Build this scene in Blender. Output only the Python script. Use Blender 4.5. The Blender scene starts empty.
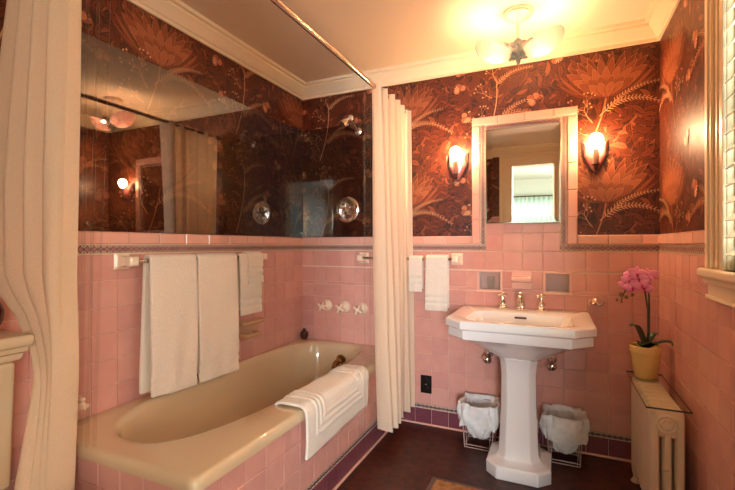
import bpy, bmesh, math, random
from mathutils import Vector, Matrix
PI=math.pi
scene=bpy.context.scene
COL=scene.collection
RND=random.Random(7)

# ------------------------------------------------------------------ materials
def lin(c):
    return tuple((x/255/12.92 if x/255<=0.04045 else ((x/255+0.055)/1.055)**2.4) for x in c)
def newmat(name):
    m=bpy.data.materials.new(name); m.use_nodes=True
    nt=m.node_tree; nt.nodes.clear()
    out=nt.nodes.new('ShaderNodeOutputMaterial')
    return m,nt,out
def mat(name,col,rough=.5,metal=0,spec=.5,var=0,bump=0,bscale=60,coat=0,trans=0,sheen=0,noise=0,nscale=8,isl=0,col2=None,distort=0):
    """procedural principled material: noise colour variation, per-piece variation and bump"""
    m,nt,out=newmat(name)
    b=nt.nodes.new('ShaderNodeBsdfPrincipled')
    nt.links.new(b.outputs[0],out.inputs[0])
    c=lin(col)+(1,)
    b.inputs['Base Color'].default_value=c
    b.inputs['Roughness'].default_value=rough
    b.inputs['Metallic'].default_value=metal
    b.inputs['Specular IOR Level'].default_value=spec
    b.inputs['Coat Weight'].default_value=coat
    b.inputs['Transmission Weight'].default_value=trans
    b.inputs['Sheen Weight'].default_value=sheen
    m.diffuse_color=c
    tc=nt.nodes.new('ShaderNodeTexCoord')
    src=None
    if noise or isl:
        c2=lin(col2)+(1,) if col2 else tuple(x*.6 for x in c[:3])+(1,)
        mix=nt.nodes.new('ShaderNodeMix'); mix.data_type='RGBA'
        mix.inputs['A'].default_value=c; mix.inputs['B'].default_value=c2
        fac=None
        if noise:
            n=nt.nodes.new('ShaderNodeTexNoise'); n.inputs['Scale'].default_value=nscale; n.inputs['Detail'].default_value=5
            nt.links.new(tc.outputs['Object'],n.inputs['Vector'])
            mr=nt.nodes.new('ShaderNodeMapRange'); mr.inputs['From Min'].default_value=.3; mr.inputs['From Max'].default_value=.7
            mr.inputs['To Max'].default_value=noise
            nt.links.new(n.outputs['Fac'],mr.inputs['Value']); fac=mr.outputs[0]
        if isl:
            g=nt.nodes.new('ShaderNodeNewGeometry')
            mm=nt.nodes.new('ShaderNodeMath'); mm.operation='MULTIPLY'; mm.inputs[1].default_value=isl
            nt.links.new(g.outputs['Random Per Island'],mm.inputs[0])
            if fac:
                ad=nt.nodes.new('ShaderNodeMath'); ad.operation='ADD'
                nt.links.new(fac,ad.inputs[0]); nt.links.new(mm.outputs[0],ad.inputs[1]); fac=ad.outputs[0]
            else: fac=mm.outputs[0]
        nt.links.new(fac,mix.inputs['Factor'])
        nt.links.new(mix.outputs['Result'],b.inputs['Base Color'])
    if bump:
        n=nt.nodes.new('ShaderNodeTexNoise'); n.inputs['Scale'].default_value=bscale; n.inputs['Detail'].default_value=3
        nt.links.new(tc.outputs['Object'],n.inputs['Vector'])
        bp=nt.nodes.new('ShaderNodeBump'); bp.inputs['Strength'].default_value=bump; bp.inputs['Distance'].default_value=.004
        nt.links.new(n.outputs['Fac'],bp.inputs['Height']); nt.links.new(bp.outputs[0],b.inputs['Normal'])
    return m
def emit(name,col,strength):
    m,nt,out=newmat(name)
    e=nt.nodes.new('ShaderNodeEmission'); e.inputs[0].default_value=lin(col)+(1,); e.inputs[1].default_value=strength
    nt.links.new(e.outputs[0],out.inputs[0]); return m
def pane_mat(name,tint,refl,rough=0.0,boost=.5):
    """thin clear sheet: straight-through plus mirror reflection that grows towards grazing"""
    m,nt,out=newmat(name)
    t=nt.nodes.new('ShaderNodeBsdfTransparent'); t.inputs[0].default_value=tint+(1,)
    g=nt.nodes.new('ShaderNodeBsdfGlossy'); g.inputs['Roughness'].default_value=rough
    lw=nt.nodes.new('ShaderNodeLayerWeight'); lw.inputs['Blend'].default_value=boost
    mr=nt.nodes.new('ShaderNodeMapRange'); mr.inputs['To Min'].default_value=refl; mr.inputs['To Max'].default_value=.95
    nt.links.new(lw.outputs['Fresnel'],mr.inputs['Value'])
    ge_=nt.nodes.new('ShaderNodeNewGeometry'); iv=nt.nodes.new('ShaderNodeMath'); iv.operation='SUBTRACT'; iv.inputs[0].default_value=1
    nt.links.new(ge_.outputs['Backfacing'],iv.inputs[1]); ml=nt.nodes.new('ShaderNodeMath'); ml.operation='MULTIPLY'
    nt.links.new(iv.outputs[0],ml.inputs[0]); nt.links.new(mr.outputs[0],ml.inputs[1]); mr=ml
    mx=nt.nodes.new('ShaderNodeMixShader')
    nt.links.new(mr.outputs[0],mx.inputs[0]); nt.links.new(t.outputs[0],mx.inputs[1]); nt.links.new(g.outputs[0],mx.inputs[2])
    nt.links.new(mx.outputs[0],out.inputs[0]); return m
def cloth_mat(name,col,bscale=260,bump=.5,transl=.25,waffle=False):
    m,nt,out=newmat(name)
    d=nt.nodes.new('ShaderNodeBsdfPrincipled'); d.inputs['Base Color'].default_value=lin(col)+(1,)
    d.inputs['Roughness'].default_value=.95; d.inputs['Specular IOR Level'].default_value=.15; d.inputs['Sheen Weight'].default_value=.25
    t=nt.nodes.new('ShaderNodeBsdfTranslucent'); t.inputs[0].default_value=lin(col)+(1,)
    mx=nt.nodes.new('ShaderNodeMixShader'); mx.inputs[0].default_value=transl
    tc=nt.nodes.new('ShaderNodeTexCoord')
    if waffle:
        n=nt.nodes.new('ShaderNodeTexVoronoi'); n.inputs['Scale'].default_value=bscale; h=n.outputs['Distance']
    else:
        n=nt.nodes.new('ShaderNodeTexNoise'); n.inputs['Scale'].default_value=bscale; n.inputs['Detail'].default_value=2; h=n.outputs['Fac']
    nt.links.new(tc.outputs['Object'],n.inputs['Vector'])
    mc_=nt.nodes.new('ShaderNodeMix'); mc_.data_type='RGBA'; mr_=nt.nodes.new('ShaderNodeMapRange')
    mr_.inputs['From Min'].default_value=.1 if waffle else .35; mr_.inputs['From Max'].default_value=.7
    nt.links.new(h,mr_.inputs['Value']); nt.links.new(mr_.outputs[0],mc_.inputs['Factor'])
    ca=lin(col)+(1,); mc_.inputs['A'].default_value=tuple(x*(.86 if not waffle else 1) for x in ca[:3])+(1,); mc_.inputs['B'].default_value=tuple(x*(1.0 if not waffle else .92) for x in ca[:3])+(1,)
    nt.links.new(mc_.outputs['Result'],d.inputs['Base Color'])
    bp=nt.nodes.new('ShaderNodeBump'); bp.inputs['Strength'].default_value=bump; bp.inputs['Distance'].default_value=.003
    nt.links.new(h,bp.inputs['Height']); nt.links.new(bp.outputs[0],d.inputs['Normal'])
    nt.links.new(d.outputs[0],mx.inputs[1]); nt.links.new(t.outputs[0],mx.inputs[2]); nt.links.new(mx.outputs[0],out.inputs[0])
    return m

M={}
M['plaster']=mat('plaster',(235,220,190),.8,bump=.1,bscale=30)
M['ceil']=mat('ceiling_paint',(238,216,190),.75,bump=.05,bscale=20)
M['trim']=mat('cream_gloss_paint',(238,218,186),.35)
M['grout']=mat('grout',(242,210,186),.9,noise=.5,nscale=20)
M['tile']=mat('pink_tile',(226,170,154),.16,isl=.55,col2=(206,146,138),noise=.35,nscale=14,bump=.06,bscale=9,spec=.55)
M['cap']=mat('pink_cap_tile',(234,180,162),.16,isl=.5,col2=(224,166,148),bump=.05,bscale=9)
M['plum']=mat('plum_base_tile',(134,76,84),.18,isl=.6,col2=(112,58,72),noise=.3,nscale=12)
M['mauve']=mat('mauve_mosaic',(190,128,130),.3,isl=.8,col2=(146,94,108))
M['violet']=mat('violet_mosaic',(124,84,112),.3,isl=.8,col2=(92,60,90))
M['cream_mos']=mat('cream_mosaic',(240,214,182),.35)
M['brown_mos']=mat('brown_mosaic_line',(58,28,24),.6)
M['tub']=mat('biscuit_enamel',(216,190,154),.12,spec=.6,coat=.4)
M['porc']=mat('white_porcelain',(240,236,234),.1,spec=.6,coat=.5)
M['ivory']=mat('ivory_ceramic',(246,224,198),.15,spec=.6)
M['pinkcer']=mat('pale_pink_ceramic',(236,190,174),.15,spec=.6)
M['chrome']=mat('chrome',(225,220,215),.1,metal=1)
M['nickel']=mat('polished_nickel',(230,222,212),.10,metal=1)
M['brass']=mat('old_brass',(150,116,74),.22,metal=1)
M['bronze']=mat('bronze',(96,72,66),.35,metal=.9)
M['rodm']=mat('rod_metal',(206,190,174),.22,metal=1)
M['floor']=mat('cork_floor',(92,38,22),.42,noise=1,nscale=22,col2=(40,15,9),bump=.1,bscale=120)
M['mirror']=mat('mirror_glass',(240,242,240),.0,metal=1)
M['glass']=pane_mat('clear_glass',(.95,.97,.95),.03,0,.12)
M['showerglass']=pane_mat('shower_glass',(.74,.72,.70),.16,0.0,.45)
M['backglass']=pane_mat('end_wall_glass',(.80,.78,.76),.05,0.0,.4)
M['liner']=pane_mat('clear_vinyl',(.975,.97,.96),.02,.35,.12)
M['towel']=cloth_mat('white_terry',(250,238,222),230,.8,.05)
M['curtain']=cloth_mat('white_waffle_cloth',(246,218,184),210,.4,.3,True)
M['curtain_far']=cloth_mat('cream_voile',(250,228,202),230,.35,.35,True)
M['sheer']=cloth_mat('sheer_white',(186,204,194),200,.1,.7)
M['bag']=cloth_mat('white_plastic_bag',(250,248,246),40,.35,.15)
M['radi']=mat('radiator_paint',(226,204,174),.38,bump=.05,bscale=60)
M['pot']=mat('yellow_glazed_pot',(238,204,130),.25,noise=.4,nscale=10,col2=(222,184,112))
M['soil']=mat('bark_soil',(60,40,26),.95,noise=1,nscale=60,bump=1,bscale=80)
M['leaf']=mat('orchid_leaf',(38,72,34),.35,noise=.7,nscale=14,col2=(22,48,24))
M['stem']=mat('orchid_stem',(62,58,38),.5)
M['petal']=mat('orchid_petal',(228,104,172),.5,isl=.9,col2=(246,172,208),sheen=.2)
M['lip']=mat('orchid_lip',(190,30,110),.5)
M['bud']=mat('orchid_bud',(122,104,62),.5,isl=.5,col2=(150,84,96))
M['black']=mat('black_plastic',(14,13,14),.3)
M['bottle']=mat('dark_brown_glaze',(72,38,30),.2)
M['oxblood']=mat('oxblood_glaze',(84,14,16),.12)
M['dishtan']=mat('tan_ceramic',(206,160,126),.18,spec=.6)
M['shield']=mat('pink_sconce_glaze',(180,108,102),.15,spec=.6)
M['sleeve']=mat('candle_sleeve_paint',(140,92,82),.3)
M['greyniche']=mat('grey_pink_ceramic',(206,172,160),.2)
M['wire']=mat('fine_wire',(190,160,150),.2,spec=.8)
M['fili']=mat('verdigris_metal',(150,160,146),.55,metal=.3,noise=.8,nscale=60,col2=(78,86,80),bump=.8,bscale=140)
M['rugb']=mat('rug_border',(118,96,88),.95,bump=.6,bscale=300)
M['rugf']=mat('rug_field',(196,140,82),.95,noise=1,nscale=40,col2=(150,96,56),bump=.6,bscale=300)
M['rugg']=mat('rug_motif',(50,48,40),.95,bump=.6,bscale=300)
M['wood']=mat('bedroom_wood',(120,78,48),.5,noise=.7,nscale=9)
M['bedwall']=mat('bedroom_wall',(172,178,166),.85,bump=.05,bscale=20)
M['lampshade']=cloth_mat('lamp_shade_cloth',(250,232,190),200,.2,.5)
M['picture']=mat('dark_picture',(58,46,36),.5,noise=1,nscale=14)
M['slat']=mat('white_slat_paint',(246,242,228),.35)
M['opal']=None
m,nt,out=newmat('pink_opal_glass')
t=nt.nodes.new('ShaderNodeBsdfTranslucent'); t.inputs[0].default_value=(.16,.082,.068)+(1,)
d=nt.nodes.new('ShaderNodeBsdfPrincipled'); d.inputs['Base Color'].default_value=lin((248,190,180))+(1,); d.inputs['Roughness'].default_value=.2
x=nt.nodes.new('ShaderNodeMixShader'); x.inputs[0].default_value=.62
nt.links.new(d.outputs[0],x.inputs[1]); nt.links.new(t.outputs[0],x.inputs[2]); nt.links.new(x.outputs[0],out.inputs[0]); M['opal']=m
M['bulb']=emit('lit_bulb',(255,206,150),70)
M['bulb_c']=emit('lit_bulb_ceiling',(255,208,156),74)
M['bulb_l']=emit('lit_bulb_lamp',(255,206,140),60)

# wallpaper inks
WP={'ground':((92,38,18),.40),'dark':((36,13,8),.40),'mid':((112,48,25),.40),'deep':((62,23,13),.40),
    'rose':((136,70,42),.40),'rose2':((158,88,56),.40),'blos':((188,112,76),.40),'tan':((216,160,116),.38),'line':((194,128,86),.38)}
WPN=list(WP)
for k,(c,r) in WP.items(): M['wp_'+k]=mat('wallpaper_'+k,c,r,spec=.5,bump=.12,bscale=40)

# ------------------------------------------------------------------ mesh builder
class MB:
    def __init__(s): s.v=[];s.f=[];s.mi=[]
    def add(s,vs,fs,mi=0):
        o=len(s.v); s.v+= [tuple(v) for v in vs]
        for f in fs: s.f.append(tuple(i+o for i in f)); s.mi.append(mi)
        return s
    def box(s,a,b,mi=0):
        x0,y0,z0=[min(p,q) for p,q in zip(a,b)]; x1,y1,z1=[max(p,q) for p,q in zip(a,b)]
        return s.add([(x0,y0,z0),(x1,y0,z0),(x1,y1,z0),(x0,y1,z0),(x0,y0,z1),(x1,y0,z1),(x1,y1,z1),(x0,y1,z1)],
          [(0,3,2,1),(4,5,6,7),(0,1,5,4),(1,2,6,5),(2,3,7,6),(3,0,4,7)],mi)
    def loops(s,loops,cap0=True,cap1=True,mi=0,closed=True):
        n=len(loops[0]); vs=[p for l in loops for p in l]; fs=[]
        for k in range(len(loops)-1):
            for i in range(n if closed else n-1):
                j=(i+1)%n
                fs.append((k*n+i,k*n+j,(k+1)*n+j,(k+1)*n+i))
        if cap0: fs.append(tuple(range(n-1,-1,-1)))
        if cap1: fs.append(tuple((len(loops)-1)*n+i for i in range(n)))
        return s.add(vs,fs,mi)
    def tube(s,pts,r,n=10,mi=0,cap=True):
        pts=[Vector(p) for p in pts]; L=[]
        rr=r if isinstance(r,(list,tuple)) else [r]*len(pts)
        prev=None
        for i,p in enumerate(pts):
            a=pts[max(i-1,0)]; b=pts[min(i+1,len(pts)-1)]; t=(b-a).normalized()
            if prev is None:
                u=t.cross(Vector((0,0,1)));
                if u.length<1e-3: u=t.cross(Vector((1,0,0)))
            else: u=prev-t*prev.dot(t)
            u.normalize(); w=t.cross(u); prev=u
            L.append([p+(u*math.cos(2*PI*k/n)+w*math.sin(2*PI*k/n))*rr[i] for k in range(n)])
        return s.loops(L,cap,cap,mi)
    def lathe(s,prof,o=(0,0,0),axis=(0,0,1),n=24,mi=0,cap=True,sx=1,sy=1):
        q=Vector((0,0,1)).rotation_difference(Vector(axis).normalized()); o=Vector(o)
        L=[[o+q@Vector((max(r,1e-5)*math.cos(2*PI*k/n)*sx,max(r,1e-5)*math.sin(2*PI*k/n)*sy,z)) for k in range(n)] for r,z in prof]
        return s.loops(L,cap,cap,mi)
    def ball(s,o,r,n=16,mi=0,sc=(1,1,1)):
        m=max(6,n//2); o=Vector(o)
        L=[]
        for i in range(m+1):
            a=-PI/2+PI*i/m
            L.append([o+Vector((max(math.cos(a),1e-4)*math.cos(2*PI*k/n)*r*sc[0],max(math.cos(a),1e-4)*math.sin(2*PI*k/n)*r*sc[1],math.sin(a)*r*sc[2])) for k in range(n)])
        return s.loops(L,True,True,mi)
    def grid(s,fn,nu,nv,mi=0,closeu=False):
        vs=[fn(i/(nu if closeu else nu-1),j/(nv-1)) for j in range(nv) for i in range(nu)]; fs=[]
        for j in range(nv-1):
            for i in range(nu if closeu else nu-1):
                k=(i+1)%nu
                fs.append((j*nu+i,j*nu+k,(j+1)*nu+k,(j+1)*nu+i))
        return s.add(vs,fs,mi)
    def prism(s,poly,fn,d0,d1,mi=0):
        """poly in 2D; fn(u,v,d)->xyz"""
        return s.loops([[fn(u,v,d0) for u,v in poly],[fn(u,v,d1) for u,v in poly]],True,True,mi)
    def build(s,name,m,parent=None,smooth=True,angle=40,bevel=0,bseg=2,subsurf=0,solid=0,fixn=True,loc=None):
        me=bpy.data.meshes.new(name)
        off=Vector(loc) if loc else (wloc(parent) if parent else Vector((0,0,0)))
        me.from_pydata([Vector(v)-off for v in s.v],[],s.f)
        ms=m if isinstance(m,(list,tuple)) else [m]
        for x in ms: me.materials.append(M[x] if isinstance(x,str) else x)
        me.polygons.foreach_set('material_index',s.mi)
        if fixn:
            bm=bmesh.new(); bm.from_mesh(me); bmesh.ops.recalc_face_normals(bm,faces=bm.faces); bm.to_mesh(me); bm.free()
        if smooth:
            me.polygons.foreach_set('use_smooth',[True]*len(me.polygons))
            me.set_sharp_from_angle(angle=math.radians(angle))
        o=bpy.data.objects.new(name,me); COL.objects.link(o)
        if parent: o.parent=parent; 
        o.location=off-(wloc(parent) if parent else Vector((0,0,0)))
        if solid:
            md=o.modifiers.new('solid','SOLIDIFY'); md.thickness=solid; md.offset=0
        if bevel:
            md=o.modifiers.new('bevel','BEVEL'); md.width=bevel; md.segments=bseg; md.limit_method='ANGLE'; md.angle_limit=math.radians(35)
        if subsurf:
            md=o.modifiers.new('sub','SUBSURF'); md.levels=subsurf; md.render_levels=subsurf
        me.update()
        return o
def wloc(o):
    v=Vector((0,0,0))
    while o: v=v+o.location; o=o.parent
    return v
def tag(o,label,cat,group=None):
    o['label']=label; o['category']=cat
    if group: o['group']=group
    return o
def thing(name,loc,label,cat,group=None):
    o=bpy.data.objects.new(name,None); COL.objects.link(o); o.location=loc; o.empty_display_size=.05
    return tag(o,label,cat,group)
def struct(o): o['kind']='structure'; return o
def clone(o,parent=None):
    c=o.copy(); COL.objects.link(c)
    if parent: c.parent=parent
    for ch in list(o.children): clone(ch,c)
    return c

# ------------------------------------------------------------------ room dimensions
XL,XR=-1.694,.489
YF=-2.66
ZC=2.30
CAPZ=1.204
CAM=(0,-2.6,1.149); YAW=math.radians(24.26)

def cells(rect,holes):
    """rect minus rectangular holes -> list of rects"""
    u0,u1,v0,v1=rect
    us=sorted({u0,u1}|{min(max(h[k],u0),u1) for h in holes for k in (0,1)})
    vs=sorted({v0,v1}|{min(max(h[k],v0),v1) for h in holes for k in (2,3)})
    out=[]
    for j in range(len(vs)-1):
        row=[]
        for i in range(len(us)-1):
            a,b,c,d=us[i],us[i+1],vs[j],vs[j+1]
            cu,cv=(a+b)/2,(c+d)/2
            if any(h[0]<cu<h[1] and h[2]<cv<h[3] for h in holes): row.append(None); continue
            if row and row[-1] is not None: row[-1]=(row[-1][0],b,c,d)
            else: row.append((a,b,c,d))
        out+= [r for r in row if r]
    return out
# surface maps: (u, v, n) -> world; n is height off the wall towards the room
back=lambda u,v,n:(u,-n,v)
left=lambda u,v,n:(XL+n,u,v)
right=lambda u,v,n:(XR-n,u,v)
front=lambda u,v,n:(u,YF+n,v)

def tile_piece(mb,fn,a,b,c,d,g=.0011,h=.004,ch=.0016,mi=0,n0=0.0):
    a+=g;b-=g;c+=g;d-=g
    if b-a<.004 or d-c<.004: return
    k=min(ch,(b-a)/3,(d-c)/3)
    V=[fn(a,c,n0),fn(b,c,n0),fn(b,d,n0),fn(a,d,n0)]
    V+=[fn(a,c,n0+h-k),fn(b,c,n0+h-k),fn(b,d,n0+h-k),fn(a,d,n0+h-k)]
    V+=[fn(a+k,c+k,n0+h),fn(b-k,c+k,n0+h),fn(b-k,d-k,n0+h),fn(a+k,d-k,n0+h)]
    F=[(8,9,10,11)]
    for i in range(4):
        j=(i+1)%4
        F+=[(i,j,4+j,4+i),(4+i,4+j,8+j,8+i)]
    mb.add(V,F,mi)
def tile_field(mb,fn,rects,pu,phu,pv,phv,mi=0,h=.004):
    for (a,b,c,d) in rects:
        i=math.floor((a-phu)/pu)
        while phu+i*pu<b:
            u0=max(a,phu+i*pu);u1=min(b,phu+(i+1)*pu)
            j=math.floor((c-phv)/pv)
            while phv+j*pv<d:
                v0=max(c,phv+j*pv);v1=min(d,phv+(j+1)*pv)
                tile_piece(mb,fn,u0,u1,v0,v1,mi=mi,h=h)
                j+=1
            i+=1
def mosaic(mb,fn,u0,u1,c,hh,vert=False,pitch=.0268,dm=1):
    """chain of diamonds between two cream lines, hh half height; materials 0 line,1 diamond,2 cream"""
    f=fn if not vert else (lambda a,b,n: fn(b,a,n))
    L=u1-u0; n=max(1,round(L/pitch)); p=L/n
    e=.0028
    def quad(pts,z,mi): mb.add([f(a,b,z) for a,b in pts],[(0,1,2,3) if len(pts)==4 else (0,1,2)],mi)
    mb.add([f(u0,c-hh,.0),f(u1,c-hh,.0),f(u1,c+hh,.0),f(u0,c+hh,.0),f(u0,c-hh,.0028),f(u1,c-hh,.0028),f(u1,c+hh,.0028),f(u0,c+hh,.0028)],
      [(4,5,6,7),(0,1,5,4),(1,2,6,5),(2,3,7,6),(3,0,4,7)],0)
    quad([(u0,c+hh-e),(u1,c+hh-e),(u1,c+hh-.0004),(u0,c+hh-.0004)],.0034,2)
    quad([(u0,c-hh+.0004),(u1,c-hh+.0004),(u1,c-hh+e),(u0,c-hh+e)],.0034,2)
    H=hh-e-.0014
    for i in range(n):
        cu=u0+(i+.5)*p; r=p/2
        k=.0026 if hh>.014 else .0015
        quad([(cu-r+k,c),(cu,c-H+k*H/r),(cu+r-k,c),(cu,c+H-k*H/r)],.0036,1)
        for sg in (1,-1):
            quad([(cu-r+k*.6+.0012,c+sg*H),(cu-k*.6-.0004,c+sg*H),(cu-r+.0004,c+sg*.0028)],.0034,2)
            quad([(cu+k*.6+.0004,c+sg*H),(cu+r-k*.6-.0012,c+sg*H),(cu+r-.0004,c+sg*.0028)],.0034,2)

# ------------------------------------------------------------------ wallpaper (generic botanical, drawn in 2D)
CW,CH=1.15,.57
ART=[]   # (layer, ink, polygon)
def clip_poly(P,a,b,c,d):
    for ax,val,keep in ((0,a,1),(0,b,-1),(1,c,1),(1,d,-1)):
        Q=[];n=len(P)
        for i in range(n):
            p,q=P[i],P[(i+1)%n]
            ip=(p[ax]-val)*keep>=0; iq=(q[ax]-val)*keep>=0
            if ip: Q.append(p)
            if ip!=iq:
                t=(val-p[ax])/(q[ax]-p[ax]); Q.append((p[0]+(q[0]-p[0])*t,p[1]+(q[1]-p[1])*t))
        P=Q
        if len(P)<3: return None
    return P
def bez(p0,p1,p2,n=9):
    return [((1-t)**2*p0[0]+2*t*(1-t)*p1[0]+t*t*p2[0],(1-t)**2*p0[1]+2*t*(1-t)*p1[1]+t*t*p2[1]) for t in [i/(n-1) for i in range(n)]]
def stroke(layer,ink,pts,w0,w1=None):
    w1=w0 if w1 is None else w1
    A=[];B=[];n=len(pts)
    for i,p in enumerate(pts):
        a=pts[max(0,i-1)];b=pts[min(n-1,i+1)]; dx,dy=b[0]-a[0],b[1]-a[1]; l=math.hypot(dx,dy) or 1
        w=(w0+(w1-w0)*i/(n-1))/2
        A.append((p[0]-dy/l*w,p[1]+dx/l*w)); B.append((p[0]+dy/l*w,p[1]-dx/l*w))
    for i in range(n-1): ART.append((layer,ink,[A[i],B[i],B[i+1],A[i+1]]))
def lance(base,tip,w,bend=0,n=8,pk=.75):
    """curved pointed leaf outline"""
    dx,dy=tip[0]-base[0],tip[1]-base[1]; l=math.hypot(dx,dy); nx,ny=-dy/l,dx/l
    mid=((base[0]+tip[0])/2+nx*bend*l,(base[1]+tip[1])/2+ny*bend*l)
    sp=bez(base,mid,tip,n); A=[];B=[]
    for i,p in enumerate(sp):
        t=i/(n-1); a=sp[max(0,i-1)];b=sp[min(n-1,i+1)]; ex,ey=b[0]-a[0],b[1]-a[1]; q=math.hypot(ex,ey) or 1
        ww=w*.5*(math.sin(PI*t**pk)**.8 if 0<t<1 else 0)
        A.append((p[0]-ey/q*ww,p[1]+ex/q*ww)); B.append((p[0]+ey/q*ww,p[1]-ex/q*ww))
    return A[:-1]+[sp[-1]]+B[-2:0:-1], sp
BOXES=[]
def free_layer(x0,x1,y0,y1):
    """lowest sheet on which this box overlaps nothing already drawn (the cell repeats)"""
    g=0
    while True:
        if g>=len(BOXES): BOXES.append([])
        hit=False
        for (a,b,c,d) in BOXES[g]:
            for ou in (-CW,0,CW):
                if x0+ou<b and x1+ou>a:
                    for ov in (-CH,0,CH):
                        if y0+ov<d and y1+ov>c: hit=True;break
                if hit: break
            if hit: break
        if not hit:
            BOXES[g].append((x0,x1,y0,y1)); return g
        g+=1
def leaf(layer,base,tip,w,bend,fill,edge,vein=None,ew=.0022,vw=.0016,pk=.75):
    P,sp=lance(base,tip,w+ew*2,bend,8,pk); ART.append((layer,edge,P))
    P,sp=lance(base,tip,w,bend,8,pk); ART.append((layer+1,fill,P))
    if vein: stroke(layer+2,vein,sp[1:-1],vw,vw*.4)
def disc(layer,ink,c,r,n=14,sx=1,rot=0):
    ART.append((layer,ink,[(c[0]+r*sx*math.cos(2*PI*k/n)*math.cos(rot)-r*math.sin(2*PI*k/n)*math.sin(rot),c[1]+r*sx*math.cos(2*PI*k/n)*math.sin(rot)+r*math.sin(2*PI*k/n)*math.cos(rot)) for k in range(n)]))
def blossom(c,s,rot,r_):
    for k in range(3):
        a=rot+k*2*PI/3*.8
        p=(c[0]+math.cos(a)*.019*s,c[1]+math.sin(a)*.019*s)
        disc(280+k*2,'dark',p,.0190*s); disc(281+k*2,'blos' if k!=1 else 'rose2',p,.0172*s)
        stroke(287,'line',bez(c,((c[0]+p[0])/2+.004,(c[1]+p[1])/2),(c[0]+math.cos(a)*.034*s,c[1]+math.sin(a)*.034*s),4),.0015,.0006)
    for k in range(4):
        a=rot+PI+.7*(k-1.5)*.62-.5
        leaf(288+k*2,(c[0]+math.cos(a)*.004,c[1]+math.sin(a)*.004),(c[0]+math.cos(a)*.036*s,c[1]+math.sin(a)*.036*s),.009*s,.2,'tan','deep')
def spray(p0,p1,p2,ink,size=.016,n=15,w=.0034,layer=244):
    pts=bez(p0,p1,p2,n); stroke(layer,ink,pts,w,w*.4)
    for i in range(2,n):
        p=pts[i]; a=pts[i-1]; ang=math.atan2(p[1]-a[1],p[0]-a[0]); sz=size*(1.25-.7*i/n)
        for sg in (1,-1):
            b=ang+sg*(.75+.2*RND.random())
            P,_=lance(p,(p[0]+math.cos(b)*sz*1.6,p[1]+math.sin(b)*sz*1.6),sz*.30,.1*sg,5); ART.append((layer+1,ink,P))
def twig(p0,ang,l,ink,depth=3,w=.004,layer=244):
    a2=ang+RND.uniform(-.25,.25)
    p2=(p0[0]+math.cos(a2)*l,p0[1]+math.sin(a2)*l)
    pm=((p0[0]+p2[0])/2-math.sin(a2)*l*.12,(p0[1]+p2[1])/2+math.cos(a2)*l*.12)
    pts=bez(p0,pm,p2,6); stroke(layer,ink,pts,w,w*.55)
    if depth==0:
        disc(layer+1,ink,p2,.0048,7); return
    for sg in (1,-1):
        twig(p2,a2+sg*RND.uniform(.35,.65),l*.62,ink,depth-1,w*.6,layer)
        if depth>1: twig(pts[3],a2+sg*RND.uniform(.6,.9),l*.42,ink,depth-2 if depth>1 else 0,w*.5,layer)
def artichoke(c,s=1.0):
    bx,by=c[0],c[1]-.105*s
    lay=100
    # long outer sepals that flare and curl outwards
    for sg in (1,-1):
        for k in range(5):
            a=math.radians(90-sg*(74-k*9)); LL=(.235-.006*k)*s; o=(bx+sg*.022*s,by+.006)
            leaf(lay,o,(o[0]+math.cos(a)*LL,o[1]+math.sin(a)*LL+.05*s),.030*s,-.20*sg,'rose' if k%2 else 'mid','dark','line',.0018,.0018); lay+=3
    rows=[(8,.250,36,.040,'mid',.06),(8,.215,44,.046,'rose',.055),(7,.170,48,.048,'rose2',.05),(6,.125,50,.048,'rose',.045),(4,.085,40,.044,'rose2',.03)]
    for n,L,sp,w,ink,wd in rows:
        order=sorted(range(n),key=lambda i:-abs(i-(n-1)/2))
        for i in order:
            t=(i/(n-1)*2-1); a=math.radians(90-t*sp); LL=L*s*(1-.10*abs(t)+RND.uniform(-.04,.04))
            o=(bx+t*wd*s,by+.016*abs(t)*s)
            leaf(lay,o,(o[0]+math.cos(a)*LL,o[1]+math.sin(a)*LL),w*s,.16*t,ink,'dark',None,.0034,.0016,1.15)
            P,spn=lance(o,(o[0]+math.cos(a)*LL,o[1]+math.sin(a)*LL),w*s,.16*t,8,1.15)
            # light edge line on one side, fine veins inside
            h=len(P)//2
            stroke(lay+2,'line',P[3:h+1],.0014,.0014); stroke(lay+2,'line',P[h:-3],.0014,.0014)
            for q in (-.3,0,.3):
                _,s2=lance(o,(o[0]+math.cos(a)*LL*.82,o[1]+math.sin(a)*LL*.82),.01,.16*t+q*.22,7)
                stroke(lay+2,'deep' if q else 'line',s2[2:-1],.0011,.0006)
            lay+=3
    for k in range(11):
        a=math.radians(RND.uniform(58,122)); r=RND.uniform(.19,.235)*s
        q=(bx+math.cos(a)*r,by+math.sin(a)*r); disc(94,'dark',q,.0115*s,10,.8); disc(95,'rose2',q,.0095*s,10,.8); disc(96,'line',(q[0]-.002,q[1]+.003),.0036*s,8)
    st=bez((bx,by),(bx-.012,by-.09),(bx-.065,by-.22),9)
    stroke(97,'dark',st,.015,.012); stroke(98,'rose2',st,.011,.008); stroke(99,'line',st,.002)
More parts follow.
